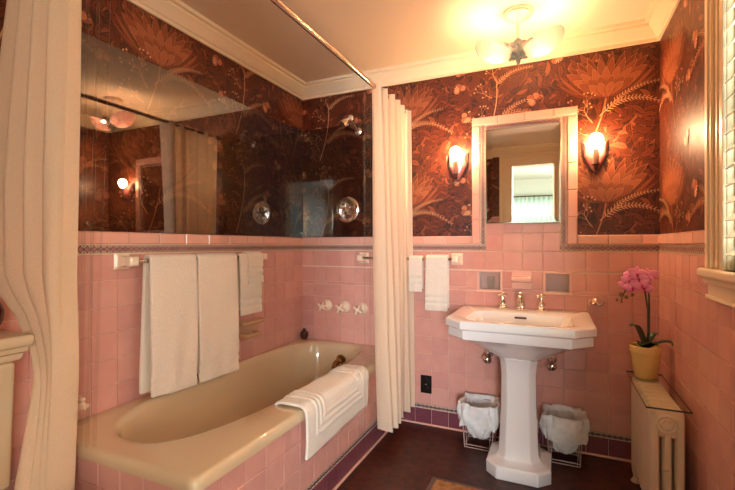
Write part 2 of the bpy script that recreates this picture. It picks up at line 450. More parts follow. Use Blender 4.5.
def build_art():
    # dense acanthus ground of small veined leaves
    for k in range(620):
        c=(RND.uniform(0,CW),RND.uniform(0,CH)); a=RND.uniform(0,2*PI); L=RND.uniform(.032,.088)
        tip=(c[0]+math.cos(a)*L,c[1]+math.sin(a)*L); ink=RND.choice(['mid','mid','deep','ground','ground','rose'])
        bd=RND.choice([-.4,-.25,.25,.4])
        P,_=lance(c,tip,L*.42,bd); g=free_layer(min(p[0] for p in P),max(p[0] for p in P),min(p[1] for p in P),max(p[1] for p in P))*3
        leaf(g,c,tip,L*RND.uniform(.26,.40),bd,ink,'dark',RND.choice(['dark','dark','rose','deep']),.0034,.0017)
        if k%2==0:
            _,sp=lance(c,tip,.01,bd,6)
            for q in range(2,5):
                for sg in (1,-1):
                    p=sp[q]; b=a+sg*.8; stroke(g+2,'dark',[p,(p[0]+math.cos(b)*L*.16,p[1]+math.sin(b)*L*.16)],.0011,.0007)
    for k in range(150):
        c=(RND.uniform(0,CW),RND.uniform(0,CH)); a=RND.uniform(0,2*PI); L=RND.uniform(.04,.11)
        ik=RND.choice(['dark','rose','rose','rose2','mid']); stroke(90+WPN.index(ik),ik,bez(c,(c[0]+math.cos(a+.9)*L*.7,c[1]+math.sin(a+.9)*L*.7),(c[0]+math.cos(a)*L,c[1]+math.sin(a)*L),8),.0019,.0010)
    artichoke((0,0))
    x=CW/2
    for ox in (0,x):
        spray((ox-.03,-.20),(ox+.11,-.04),(ox+.31,-.20),'tan',.0145,22,.0036)
        spray((ox+.02,-.15),(ox+.11,-.05),(ox+.25,-.045),'tan',.012,18,.003)
        twig((ox-.065,-.23),math.radians(112),.080,'tan',3,.0034)
        twig((ox-.085,-.30),math.radians(142),.06,'line',2,.0030)
    st=bez((x+.0,.10),(x+.03,-.06),(x-.065,-.30),10); stroke(243,'tan',st,.0036,.007)
    twig((x+.0,.08),math.radians(100),.07,'tan',3,.0034)
    twig((x-.02,-.02),math.radians(140),.06,'tan',2,.0032)
    spray((x,.04),(x+.06,.14),(x+.2,.13),'tan',.012,18,.003)
    for c,s,r in (((.36,.06),1.05,.3),((.40,-.12),1,2.2),((x+.21,-.06),1.1,1.0),((x-.21,.17),1.0,4),((.30,.20),.95,5),((x+.33,.16),1.05,2.6),((x+.30,-.17),.9,.2)):
        blossom(c,s,r,None)
build_art()
def wallpaper(name,fn,rects,phase,parent):
    mb=MB(); cache=[]
    for ly,ink,P in ART:
        xs=[p[0] for p in P];ys=[p[1] for p in P]; cache.append((ly,WPN.index(ink),P,min(xs),max(xs),min(ys),max(ys)))
    for (a,b,c,d) in rects:
        mb.add([fn(a,c,.0008),fn(b,c,.0008),fn(b,d,.0008),fn(a,d,.0008)],[(0,1,2,3)],0)
        i0=math.floor((a-phase[0]-.5*CW)/CW)-1; i1=math.ceil((b-phase[0])/CW)+1
        j0=math.floor((c-phase[1])/CH)-2; j1=math.ceil((d-phase[1])/CH)+2
        for i in range(i0,i1+1):
            for j in range(j0,j1+1):
                ou,ov=phase[0]+i*CW,phase[1]+j*CH
                for ly,mi,P,x0,x1,y0,y1 in cache:
                    if x1+ou<a or x0+ou>b or y1+ov<c or y0+ov>d: continue
                    Q=[(p[0]+ou,p[1]+ov) for p in P]
                    if x0+ou<a or x1+ou>b or y0+ov<c or y1+ov>d:
                        Q=clip_poly(Q,a,b,c,d)
                        if not Q: continue
                    n=.0010+ly*.00001
                    mb.add([fn(p[0],p[1],n) for p in Q],[tuple(range(len(Q)))],mi)
    return mb.build(name,['wp_'+k for k in WPN],parent,smooth=False,fixn=False)

# ------------------------------------------------------------------ room shell
fl=MB().box((XL-.15,YF-.15,-.1),(XR+.15,.15,0)).build('floor','floor',smooth=False); struct(fl)
ce=MB().box((XL-.15,YF-.15,ZC),(XR+.15,.15,ZC+.1)).build('ceiling','ceil',smooth=False); struct(ce)
PITCH=.109; PHX=-.179; ROW0=1.110
T=.14
# niche holes
NL=(-.428,-.301,.877,.988); NR=(-.058,.069,.878,.989)
def slab(name,rect,holes,fn,parent=None):
    mb=MB()
    for (a,b,c,d) in cells(rect,holes):
        p,q=fn(a,c,-T),fn(b,d,-.0002); mb.box(p,q)
    return mb.build(name,'grout',smooth=False)
wb=struct(slab('wall_back',(XL-T,XR+T,0,ZC),[NL,NR],back))
mb=MB()
tile_field(mb,back,cells((XL,XR,.129,1.110),[(NL[0]-.006,NL[1]+.006,NL[2]-.006,NL[3]+.006),(NR[0]-.006,NR[1]+.006,NR[2]-.006,NR[3]+.006)])+[(-.388,.021,1.112,1.276)],PITCH,PHX,PITCH,ROW0)
mb.build('pink_tile',['tile'],wb,smooth=False)
mb=MB()
for a,b in ((XL,-.470),(.107,XR)):
    u=a
    while u<b-.001:
        w=min(.152,b-u); tile_piece(mb,back,u,u+w,1.152,CAPZ,h=.009,ch=.004); u+=w
for x0,x1 in ((-.470,-.420),(.056,.107)):
    v=1.152
    while v<1.87: 
        w=min(.152,1.87-v); tile_piece(mb,back,x0,x1,v,v+w,h=.009,ch=.004); v+=w
u=-.470
while u<.106:
    w=min(.152,.107-u); tile_piece(mb,back,u,u+w,1.873,1.922,h=.009,ch=.004); u+=w
mb.build('cap_tile',['cap'],wb,smooth=False)
mb=MB()
mosaic(mb,back,XL,-.388,1.1315,.0185); mosaic(mb,back,.021,XR,1.1315,.0185)
mosaic(mb,back,1.152,1.872,-.4035,.0155,True); mosaic(mb,back,1.152,1.872,.038,.0155,True)
mosaic(mb,back,-.387,.021,1.856,.0155)
mb.build('mosaic_border',['brown_mos','mauve','cream_mos'],wb,smooth=False)
mb=MB(); mosaic(mb,back,-.955,XR,.1165,.0130)
mb.build('mosaic_border',['brown_mos','violet','cream_mos'],wb,smooth=False)
mb=MB(); tile_field(mb,back,[(-.955,XR,.004,.102)],PITCH,PHX,.2,0)
mb.build('base_tile',['plum'],wb,smooth=False)
WBR=[(XL,-.470,CAPZ,2.215),(.107,XR,CAPZ,2.215),(-.470,.107,1.922,2.215)]
wallpaper('wallpaper',back,WBR,(-.905,2.05),wb)
# left wall
wl=struct(slab('wall_left',(YF,0,0,ZC),[],left))
mb=MB(); tile_field(mb,left,[(YF,0,.129,1.110)],PITCH,-.003,PITCH,ROW0); mb.build('pink_tile',['tile'],wl,smooth=False)
mb=MB(); u=0
while u>YF+.001:
    w=min(.152,u-YF); tile_piece(mb,left,u-w,u,1.152,CAPZ,h=.009,ch=.004); u-=w
mb.build('cap_tile',['cap'],wl,smooth=False)
mb=MB(); mosaic(mb,left,YF,0,1.1315,.0185); mb.build('mosaic_border',['brown_mos','mauve','cream_mos'],wl,smooth=False)
mb=MB(); tile_field(mb,left,[(YF,-1.73,.004,.129)],PITCH,-.003,.2,0); mb.build('base_tile',['plum'],wl,smooth=False)
wallpaper('wallpaper',left,[(YF,0,CAPZ,2.215)],(-1.21,2.09),wl)
# right wall with window opening
WY0,WY1,WZ0,WZ1=-1.80,-.995,1.085,2.06
wr=struct(slab('wall_right',(YF,0,0,ZC),[(WY0,WY1,WZ0,WZ1)],right))
CY0,CY1=WY0-.15,WY1+.150
mb=MB(); tile_field(mb,right,cells((YF,0,.129,1.110),[(CY0-.01,CY1+.01,.97,2.3)]),PITCH,-.003,PITCH,ROW0); mb.build('pink_tile',['tile'],wr,smooth=False)
mb=MB(); mo=MB()
for a,b in ((CY1,0),(YF,CY0)):
    u=b
    while u>a+.001:
        w=min(.152,u-a); tile_piece(mb,right,u-w,u,1.152,CAPZ,h=.009,ch=.004); u-=w
    mosaic(mo,right,a,b,1.1315,.0185)
mb.build('cap_tile',['cap'],wr,smooth=False); mo.build('mosaic_border',['brown_mos','mauve','cream_mos'],wr,smooth=False)
mb=MB(); mosaic(mb,right,YF,0,.1165,.0130); mb.build('mosaic_border',['brown_mos','violet','cream_mos'],wr,smooth=False)
mb=MB(); tile_field(mb,right,[(YF,0,.004,.102)],PITCH,-.003,.2,0); mb.build('base_tile',['plum'],wr,smooth=False)
wallpaper('wallpaper',right,[(CY1,0,CAPZ,2.215),(YF,CY0,CAPZ,2.215)],(-.25,2.0),wr)
# front wall with doorway
DX0,DX1,DZ=-.49,.35,2.092
wf=struct(slab('wall_front',(XL-T,XR+T,0,ZC),[(DX0,DX1,-1,DZ)],front))
mb=MB(); tile_field(mb,front,[(XL,DX0-.13,.129,1.110)],PITCH,PHX,PITCH,ROW0); mb.build('pink_tile',['tile'],wf,smooth=False)
mb=MB(); tile_piece(mb,front,XL,DX0-.13,1.115,CAPZ,h=.009,ch=.004); mb.build('cap_tile',['cap'],wf,smooth=False)
wallpaper('wallpaper',front,[(XL,DX0-.13,CAPZ,2.215),(DX1+.13,XR,CAPZ,2.215)],(-.905,2.0),wf)
# door casing (both the jamb lining and the moulded architrave)
mb=MB()
for x0,x1 in ((DX0-.13,DX0+.012),(DX1-.012,DX1+.13)):
    s=1 if x1>0 else -1
    mb.box((x0,YF+.0002,0),(x1,YF+.018,DZ-.012)); 
    xo=x0 if s<0 else x1
    mb.box((xo,YF+.018,0),(xo-s*.022,YF+.032,DZ+.088)); mb.box((xo-s*.05,YF+.018,0),(xo-s*.062,YF+.024,DZ-.012))
    xi=x1 if s<0 else x0
    mb.box((xi,YF+.018,0),(xi+s*.018,YF+.024,DZ-.012))
mb.box((DX0-.13,YF+.0002,DZ-.012),(DX1+.13,YF+.018,DZ+.105)); mb.box((DX0-.13,YF+.018,DZ+.088),(DX1+.13,YF+.034,DZ+.107))
mb.box((DX0-.10,YF+.018,DZ+.05),(DX1+.10,YF+.024,DZ+.062))
mb.box((DX0,YF-T,0),(DX0+.012,YF,DZ-.012)); mb.box((DX1-.012,YF-T,0),(DX1,YF,DZ-.012)); mb.box((DX0,YF-T,DZ-.012),(DX1,YF,DZ))
o=struct(mb.build('door_1','trim',smooth=False,bevel=.003))
# crown mouldings
PR=[(0,2.205),(.012,2.205),(.012,2.222),(.020,2.226),(.030,2.240),(.046,2.262),(.058,2.272),(.058,2.282),(.075,2.284),(.078,2.292),(.078,2.2999),(0,2.2999)]
def crown(name,fn,u0,u1):
    L=[]
    for end,u in ((1,u0),(-1,u1)):
        L.append([fn(u+end*p,z,p) for p,z in PR])
    return struct(MB().loops(L).build(name,'trim',smooth=True,angle=25))
crown('trim_1',back,XL,XR); crown('trim_2',left,YF,0); crown('trim_3',right,YF,0); crown('trim_4',front,XL,XR)
# thin quarter rounds where the tile meets the floor
for i,(a,b) in enumerate((((-.955,-.004,.0),(XR,-.016,.012)),((XR-.016,YF+.03,0),(XR-.004,-.016,.012)))):
    struct(MB().box(a,b).build('baseboard_'+('back','right')[i],'cap',smooth=False,bevel=.005))

# ------------------------------------------------------------------ window on the right wall
mb=MB()
o_=bpy.data.objects.new('window_1',None); COL.objects.link(o_); o_.location=(XR,(WY0+WY1)/2,WZ0); win=struct(o_)
def casing(mb,y0,y1,z0,z1,sgn):  # sgn: +1 outer edge at y1
    w=y1-y0
    mb.box((XR-.0002,y0,z0),(XR-.020,y1,z1))
    yo=y1 if sgn>0 else y0
    mb.box((XR-.02,yo,z0),(XR-.034,yo-sgn*.026,z1)); mb.box((XR-.02,yo-sgn*.036,z0),(XR-.030,yo-sgn*.048,z1))
    mb.box((XR-.02,yo-sgn*.078,z0),(XR-.026,yo-sgn*.092,z1)); 
    yi=y0 if sgn>0 else y1
    mb.box((XR-.02,yi,z0),(XR-.030,yi+sgn*.030,z1))
casing(mb,WY1-.004,CY1,1.072,2.2,1); casing(mb,CY0,WY0+.004,1.072,2.2,-1)
mb.box((XR-.0002,WY0,WZ1-.01),(XR-.02,WY1,2.2)); mb.box((XR-.02,CY0,2.17),(XR-.04,CY1,2.2))
for a,b,c,d in ((WY1-.012,WY1,WZ0,WZ1),(WY0,WY0+.012,WZ0,WZ1)): mb.box((XR,a,c),(XR+T,b,d))
mb.box((XR,WY0,WZ1-.012),(XR+T,WY1,WZ1))
mb.build('casing','trim',win,smooth=False,bevel=.004)
mb=MB(); mb.box((XR+T,WY0,1.045),(.444,WY1,1.072)); mb.box((XR-.0002,CY0-.05,1.04),(.440,CY1+.035,1.072))
mb.build('sill','trim',win,smooth=False,bevel=.010,bseg=3)
mb=MB(); mb.box((XR-.0002,CY0-.02,.968),(XR-.020,CY1+.018,1.04)); mb.box((XR-.02,CY0-.02,.968),(XR-.028,CY1+.018,.983)); mb.box((XR-.02,CY0-.02,1.022),(XR-.034,CY1+.018,1.04))
mb.build('apron','trim',win,smooth=False,bevel=.004)
mb=MB()
SX=XR+.075
for a,b,c,d in ((WY1-.055,WY1-.012,1.075,WZ1-.012),(WY0+.012,WY0+.055,1.075,WZ1-.012),(WY0+.012,WY1-.012,1.075,1.13),(WY0+.012,WY1-.012,WZ1-.06,WZ1-.012),(WY0+.012,WY1-.012,1.55,1.59)):
    mb.box((SX,a,c),(SX+.035,b,d))
mb.build('sash','trim',win,smooth=False,bevel=.003)
MB().box((SX+.014,WY0+.05,1.12),(SX+.018,WY1-.05,WZ1-.05)).build('pane','glass',win,smooth=False)
# bottom rail strip in front of the blind
MB().box((XR-.004,WY0+.012,1.0722),(XR+.030,WY1-.012,1.112)).build('stop_bead','trim',win,smooth=False,bevel=.004)
bl=thing('venetian_blind',(XR-.006,(WY0+WY1)/2,2.03),'white wide-slat blind hanging inside the cream window casing on the right wall','blind')
MB().box((XR-.034,WY0+.02,2.005),(XR+.022,WY1-.016,2.047)).build('head_rail','slat',bl,smooth=False,bevel=.003)
ns=17
sl0=None
for k in range(ns):
    z=1.135+k*.0515
    if sl0 is None:
        tl=math.radians(38)
        L=[]
        for y in (WY0+.022,WY1-.016):
            L.append([(XR-.006+.027*t*math.cos(tl)-(n+.0022*(1-t*t))*math.sin(tl)*1,y,z+.027*t*math.sin(tl)+(n+.0022*(1-t*t))*math.cos(tl)) for t,n in ((-1,-.0014),(-.3,-.0014),(.3,-.0014),(1,-.0014),(1,.0014),(.3,.0014),(-.3,.0014),(-1,.0014))])
        sl0=MB().loops(L).build('slat','slat',bl,smooth=True,angle=30); z0=z
    else:
        c=sl0.copy(); COL.objects.link(c); c.parent=bl; c.location=sl0.location+Vector((0,0,z-z0))
mb=MB()
for y in (WY1-.16,(WY0+WY1)/2,WY0+.16): mb.tube([(XR-.006,y,2.01),(XR-.006,y,1.13)],.0012,6)
mb.build('ladder_cord','slat',bl)

# ------------------------------------------------------------------ bedroom seen in the mirror through the doorway
BY0,BY1,BX0,BX1=-6.3,YF-T,-2.2,1.7
struct(MB().box((BX0,BY0,-.1),(BX1,BY1-.001,-.002)).build('floor','wood',smooth=False))
struct(MB().box((BX0,BY0,2.45),(BX1,BY1-.001,2.55)).build('ceiling','bedwall',smooth=False))
mb=MB()
for a,b,c,d in cells((BX0,BX1,-.002,2.45),[(-1.1,.0,.75,2.0),(.60,1.60,.75,2.0)]): mb.box((a,BY0-.1,c),(b,BY0,d))
wbd=struct(mb.build('wall_far','bedwall',smooth=False))
for nm,x0,x1,no in (('wall_west',BX0-.1,BX0,3),('wall_east',BX1,BX1+.1,4)):  # side window openings are added, out of view, to let in soft fill
    mb=MB()
    for a,b,c,d in cells((BY0-.1,BY1,-.1,2.55),[(-5.4,-3.5,.70,2.05)]): mb.box((x0,a,c),(x1,b,d))
    struct(mb.build(nm,'bedwall',smooth=False))
    mb=MB(); xa,xb=x0-.01,x1+.01
    for a,b,c,d in ((-5.45,-5.38,.66,2.1),(-3.52,-3.45,.66,2.1),(-5.38,-3.52,2.03,2.1),(-5.38,-3.52,.66,.72),(-4.48,-4.42,.72,2.03)): mb.box((xa,a,c),(xb,b,d))
    struct(mb.build('window_%d'%no,'trim',smooth=False,bevel=.004))
mb=MB()
for a,b,c,d in ((-1.14,-1.06,.72,2.04),(-.04,.04,.72,2.04),(-1.14,.04,1.97,2.04),(-1.14,.04,.70,.78),(-1.06,-.04,1.36,1.40)): mb.box((a,BY0-.02,c),(b,BY0+.03,d))
struct(mb.build('window_2','trim',smooth=False,bevel=.004))
mb=MB()
for a,b,c,d in ((.56,.64,.72,2.04),(1.56,1.64,.72,2.04),(.64,1.56,1.97,2.04),(.64,1.56,.70,.78),(.64,1.56,1.36,1.40)): mb.box((a,BY0-.02,c),(b,BY0+.03,d))
struct(mb.build('window_5','trim',smooth=False,bevel=.004))  # added window beyond the mirror view, an opening for cool fill on the sink
cu=thing('curtain_pair',(-.55,BY0+.12,2.08),'sheer white curtains drawn over the bright window seen in the cabinet mirror','curtain')
MB().tube([(-1.25,BY0+.12,2.10),(.12,BY0+.12,2.10)],.012).build('rod','bronze',cu)
for s in (-1,1):
    def cf(u,v,s=s):
        x=-.55+s*(.01+.62*u*(1-.0*v)); 
        x+= -s*.10*math.sin(PI*v)*(0.3+u)*.5
        return (x,BY0+.12+.02*math.sin(u*46+v*2),2.09-v*1.95)
    MB().grid(cf,90,14).build('panel','sheer',cu,angle=180)
lamp=thing('table_lamp',(.02,BY0+.42,.72),'table lamp with a cream shade, seen at the right edge of the mirror','lamp')
MB().lathe([(.07,0),(.07,.02),(.02,.03),(.03,.08),(.06,.16),(.055,.24),(.02,.32),(.012,.36),(.012,.44)],(.02,BY0+.42,.72)).build('base','bronze',lamp)
MB().lathe([(.17,.42),(.11,.68)],(.02,BY0+.42,.72),cap=False,n=32).build('shade','lampshade',lamp)
MB().ball((.02,BY0+.42,.72+.52),.032).build('bulb','bulb_l',lamp)
nst=thing('side_table',(.02,BY0+.42,0),'brown side table that carries the lamp seen in the mirror','table')
MB().box((-.22,BY0+.2,.69),(.26,BY0+.64,.72)).build('top','wood',nst,smooth=False,bevel=.004)
for a in (-.2,.2):
    for b in (.24,.6): MB().box((.02+a-.02,BY0+b-.02,-.002),(.02+a+.02,BY0+b+.02,.69)).build('leg','wood',nst,smooth=False,bevel=.003)
pf=thing('picture_frame',(.16,BY0+.002,1.6),'dark framed picture on the wall above the lamp, seen in the mirror','picture')
mb=MB()
for a,b,c,d in ((.05,.08,1.45,1.95),(.37,.40,1.45,1.95),(.08,.37,1.45,1.48),(.08,.37,1.92,1.95)): mb.box((a,BY0+.032,c),(b,BY0+.055,d))
mb.build('frame','wood',pf,smooth=False); MB().box((.08,BY0+.032,1.48),(.37,BY0+.042,1.92)).build('canvas','picture',pf,smooth=False)

# ------------------------------------------------------------------ bathtub
TX0,TX1,TY0,TY1=XL+.0046,-.940,-1.712,-.0046
AX=-.957; AY=-1.697
tub=thing('bathtub',((TX0+TX1)/2,(TY0+TY1)/2,0),'built-in biscuit enamel bathtub with a pink tiled side','bathtub')
def rrect(x0,x1,y0,y1,r,n=8,per=14):
    pts=[]
    for cx,cy,a0 in ((x1-r,y1-r,0),(x0+r,y1-r,PI/2),(x0+r,y0+r,PI),(x1-r,y0+r,1.5*PI)):
        arc=[(cx+r*math.cos(a0+PI/2*k/n),cy+r*math.sin(a0+PI/2*k/n)) for k in range(n+1)]
        if pts:
            p,q=pts[-1],arc[0]
            pts+=[(p[0]+(q[0]-p[0])*k/per,p[1]+(q[1]-p[1])*k/per) for k in range(1,per)]
        pts+=arc
    p,q=pts[-1],pts[0]
    pts+=[(p[0]+(q[0]-p[0])*k/per,p[1]+(q[1]-p[1])*k/per) for k in range(1,per)]
    return pts
BCX,BCY=-1.350,-.80
def basin_pt(ang,sc):
    ca,sa=math.cos(ang),math.sin(ang)
    bx=.262 if ca>0 else .300
    by=.745 if sa>0 else .815
    e=3.6 if sa>0 else 2.6
    r=1/((abs(ca)/bx)**e+(abs(sa)/by)**e)**(1/e)
    return ca*r*sc,sa*r*sc
base=rrect(TX0,TX1,TY0,TY1,.035)
def outer(ins,z): return [(x,y,z) for x,y in rrect(TX0+ins,TX1-ins,TY0+ins,TY1-ins,.035)]
def inner(sc,z,dy=0):
    L=[]
    for x,y in base:
        a=math.atan2(y-BCY,x-BCX); px,py=basin_pt(a,sc)
        L.append((BCX+px,BCY+py*(1+.0)+dy,z))
    return L
LP=[outer(.012,.432),outer(.0,.434),outer(-.001,.452),outer(.003,.466),outer(.010,.4735),outer(.020,.476),
    inner(1.035,.4765),inner(1.008,.474),inner(.99,.466),inner(.975,.45),inner(.955,.38),inner(.92,.27,.01),inner(.87,.17,.02),inner(.80,.125,.025),inner(.68,.108,.03),inner(.3,.102,.04)]
MB().loops(LP,False,True).build('tub_shell','tub',tub,angle=60)
apx=lambda u,v,n:(AX+n,u,v)
apy=lambda u,v,n:(u,AY-n,v)
mb=MB(); mb.box((AX-.03,AY,0),(AX,-.0045,.438)); mb.box((TX0,AY,0),(AX,AY+.03,.438)); mb.build('apron_wall','grout',tub,smooth=False)
mb=MB(); tile_field(mb,apx,[(AY-.004,-.004,.129,.434)],PITCH,AY-.004,PITCH,ROW0); tile_field(mb,apy,[(TX0,AX+.004,.129,.434)],PITCH,-.95,PITCH,ROW0)
mb.build('apron_tile',['tile'],tub,smooth=False)
mb=MB(); mosaic(mb,apx,AY-.004,-.004,.1165,.013); mosaic(mb,apy,TX0,AX+.004,.1165,.013); mb.build('mosaic_border',['brown_mos','violet','cream_mos'],tub,smooth=False)
mb=MB(); tile_field(mb,apx,[(AY-.004,-.004,.004,.102)],PITCH,AY-.004,.2,0); tile_field(mb,apy,[(TX0,AX+.004,.004,.102)],PITCH,-.95,.2,0)
mb.build('base_tile',['plum'],tub,smooth=False)
MB().box((AX+.004,AY-.02,0),(AX+.018,-.016,.012)).build('base_bead','cap',tub,smooth=False,bevel=.005)
MB().lathe([(.028,0),(.028,.004),(.02,.006)],(BCX,-.35,.104)).build('drain','chrome',tub)
# tub spout on the inside end wall
sp=MB(); sy=-.085
sp.lathe([(.036,0),(.036,.006),(.026,.012)],(-1.325,sy-.004,.375),(0,-1,-.25),n=24)
sp.tube([(-1.325,sy-.01,.375),(-1.325,sy-.05,.374),(-1.330,sy-.085,.362),(-1.333,sy-.10,.335)],[.020,.020,.019,.016],14)
sp.build('spout','brass',tub)

# three porcelain cross taps over the tub
def tap_handle(x,z,label):
    t=thing('tub_tap',(x,0,z),label,'tap','porcelain taps on the tiles over the tub')
    MB().lathe([(.040,.0042),(.040,.009),(.036,.020),(.022,.029),(.014,.036),(.012,.080)],(x,0,z),(0,-1,0)).build('flange','ivory',t)
    h=MB(); c=Vector((x,-.085,z))
    for k in range(4):
        a=PI/4+k*PI/2+.25; d=Vector((math.cos(a),0,math.sin(a)))
        h.tube([c,c+d*.016,c+d*.030,c+d*.036],[.0085,.0075,.0085,.004],10)
    h.lathe([(.013,-.012),(.016,0),(.013,.012),(.006,.016)],c,(0,-1,0),16)
    h.build('cross_handle','ivory',t)
tap_handle(-1.483,.722,'leftmost of the three ivory cross taps on the pink tiles above the tub')
tap_handle(-1.341,.720,'middle one of the three ivory cross taps above the tub')
tap_handle(-1.206,.716,'ivory cross tap above the tub, the one nearest the cream shower curtain')

# ------------------------------------------------------------------ shower glass panels
gp=thing('splash_screen',(XL,-.81,1.21),'clear glass sheet over the wallpaper of the long left wall, mirroring the ceiling lamp','glass sheet')
MB().box((XL+.0075,-1.63,CAPZ+.003),(XL+.0125,-.012,1.977)).build('pane','showerglass',gp,smooth=False)
mb=MB()
gq=thing('splash_screen',(-1.3,0,1.21),'clear glass sheet on the end wall behind the shower head','glass sheet')
MB().box((XL+.016,-.0075,CAPZ+.003),(-.93,-.0125,1.977)).build('pane','backglass',gq,smooth=False)
for y,z in ((-.03,1.94),(-.03,1.235),(-.85,1.94),(-1.55,1.235)): MB().lathe([(.007,.005),(.007,.016),(.004,.019)],(XL,y,z),(1,0,0),12).build('clip','chrome',gp)
for x,z in ((XL+.035,1.94),(XL+.035,1.235),(-.97,1.94),(-.97,1.235)): MB().lathe([(.007,.005),(.007,.016),(.004,.019)],(x,0,z),(0,-1,0),12).build('clip','chrome',gq)
sv=thing('shower_valve',(-1.317,0,1.394),'round chrome shower valve plate with a lobed handle','valve')
MB().lathe([(.088,.0127),(.088,.017),(.082,.022),(.066,.024),(.062,.020),(.058,.026),(.02,.030)],(-1.317,0,1.394),(0,-1,0),40).build('plate','chrome',sv)
mb=MB(); c=Vector((-1.317,-.05,1.394))
mb.lathe([(.014,-.022),(.014,.012),(.010,.018)],c,(0,-1,0),16)
for k in range(5):
    a=PI/2+k*2*PI/5; d=Vector((math.cos(a),0,math.sin(a))); mb.tube([c+d*.008,c+d*.026,c+d*.040,c+d*.046],[.008,.009,.011,.005],10)
mb.build('handle','chrome',sv)
sh=thing('shower',(-1.235,0,1.93),'chrome shower on a short arm high on the end wall, tilted down','shower')
MB().lathe([(.026,.0127),(.026,.016),(.012,.024)],(-1.235,0,1.925),(0,-1,0)).build('flange','chrome',sh)
MB().tube([(-1.235,-.014,1.925),(-1.237,-.06,1.955),(-1.240,-.11,1.985)],.009,10).build('arm','chrome',sh)
mb=MB(); mb.ball((-1.240,-.115,1.987),.024); 
d=Vector((-.045,-.10,-.085)).normalized(); mb.lathe([(.014,.0),(.020,.02),(.020,.04),(.026,.05),(.028,.09),(.025,.095),(.02,.093)],Vector((-1.240,-.115,1.987)),d,20)
mb.build('head','chrome',sh)

# ------------------------------------------------------------------ shower rod, curtains, liners
RX,RZ,RY=-.895,2.005,-1.79
rod=thing('shower_rod',(RX,0,RZ),'metal shower curtain rod that turns round the tub below the ceiling','curtain rod')
pts=[(RX,-.005,RZ),(RX,RY+.12,RZ)]+[(RX-.12+.12*math.cos(a),RY+.12-.12*math.sin(a),RZ) for a in [PI/2*k/8 for k in range(1,9)]]+[(XL+.02,RY,RZ)]
MB().tube(pts,.0125,14).build('tube','rodm',rod)
MB().lathe([(.032,.0045),(.032,.010),(.017,.02)],(RX,0,RZ),(0,-1,0)).build('flange','rodm',rod)
MB().lathe([(.032,.004),(.032,.012),(.017,.022)],(XL,RY,RZ),(1,0,0)).build('flange','rodm',rod)
def drape(name,fn,nu,nv,m,parent,solid): return MB().grid(fn,nu,nv).build(name,m,parent,angle=180)
cf_=thing('shower_curtain',(RX,-.26,.1),'cream shower curtain bunched at the far end of the tub, beside the sink','curtain')
def farc(u,v):
    y=-.56+.535*u
    ph=u*2*PI*5.2+.6
    amp=.044*(.75+.35*v)*(1-.25*u)
    x=RX+.012+amp*math.sin(ph+.5*math.sin(2*v))+.010*math.sin(ph*2.3+v*3)+.012*v
    y+=.02*math.cos(ph)+ .12*v*(1-u)**2+.006*math.sin(7*v+u*9)
    z=RZ+.016-.006*abs(math.sin(ph))-v*(RZ-.10)
    if y>-.017: y=-.017
    return (x,y,z)
drape('cloth',farc,170,50,'curtain_far',cf_,.0025)
for k in range(7):
    y=-.49+k*.072
    MB().lathe([(.017,-.003),(.0185,0),(.017,.003),(.0155,0),(.017,-.003)],(RX,y,RZ-.001),(0,1,0),16,cap=False).build('ring','chrome',cf_)
lf=thing('curtain_liner',(RX-.02,-.58,.16),'clear plastic liner strip along the edge of the far cream curtain','curtain liner')
def farl(u,v):
    y=-.625+.12*u; ph=u*2*PI*1.6
    return (RX-.030-.004*v+.010*math.sin(ph+v),y+.03*v,RZ-.016-v*(RZ-.19))
drape('sheet',farl,40,24,'liner',lf,.001)
cn=thing('shower_curtain',(-1.5,RY,.05),'tan-lit textured curtain gathered at the near left end of the tub by the toilet','curtain')
def nearc(u,v):
    q=min(1,max(0,(v-.50)/.17)); q=q*q*(3-2*q)
    x0=-1.672+.222*q; x1=-1.356-.072*v
    x=x0+(x1-x0)*u
    ph=u*2*PI*4.6+.4*math.sin(3*v+u*4)
    amp=.032+.010*v
    y=RY-(.062*min(1,v*3)*(1-min(1,max(0,(v-.49)/.07)))+.012)*(1-u)+amp*math.sin(ph)+.006*math.sin(ph*2.1+5*v)
    y-= .17*max(0,(v-.60)/.40)**1.05*(1-u)**1.3
    x+=.010*math.cos(ph)*(.5+v)
    return (max(x,XL+.016),min(y,-1.726),RZ+.015-v*(RZ-.05))
drape('cloth',nearc,170,60,'curtain',cn,.0025)
ln=thing('curtain_liner',(-1.31,RY,.15),'clear plastic liner hanging at the right edge of the near left curtain','curtain liner')
def nearl(u,v):
    ph=u*2*PI*2.4
    return (-1.372+.108*u-.045*v*u-.02*v,-1.745+.012*math.sin(ph+v*2)-.012*(1-u),RZ-.014-v*(RZ-.52))
drape('sheet',nearl,44,30,'liner',ln,.001)

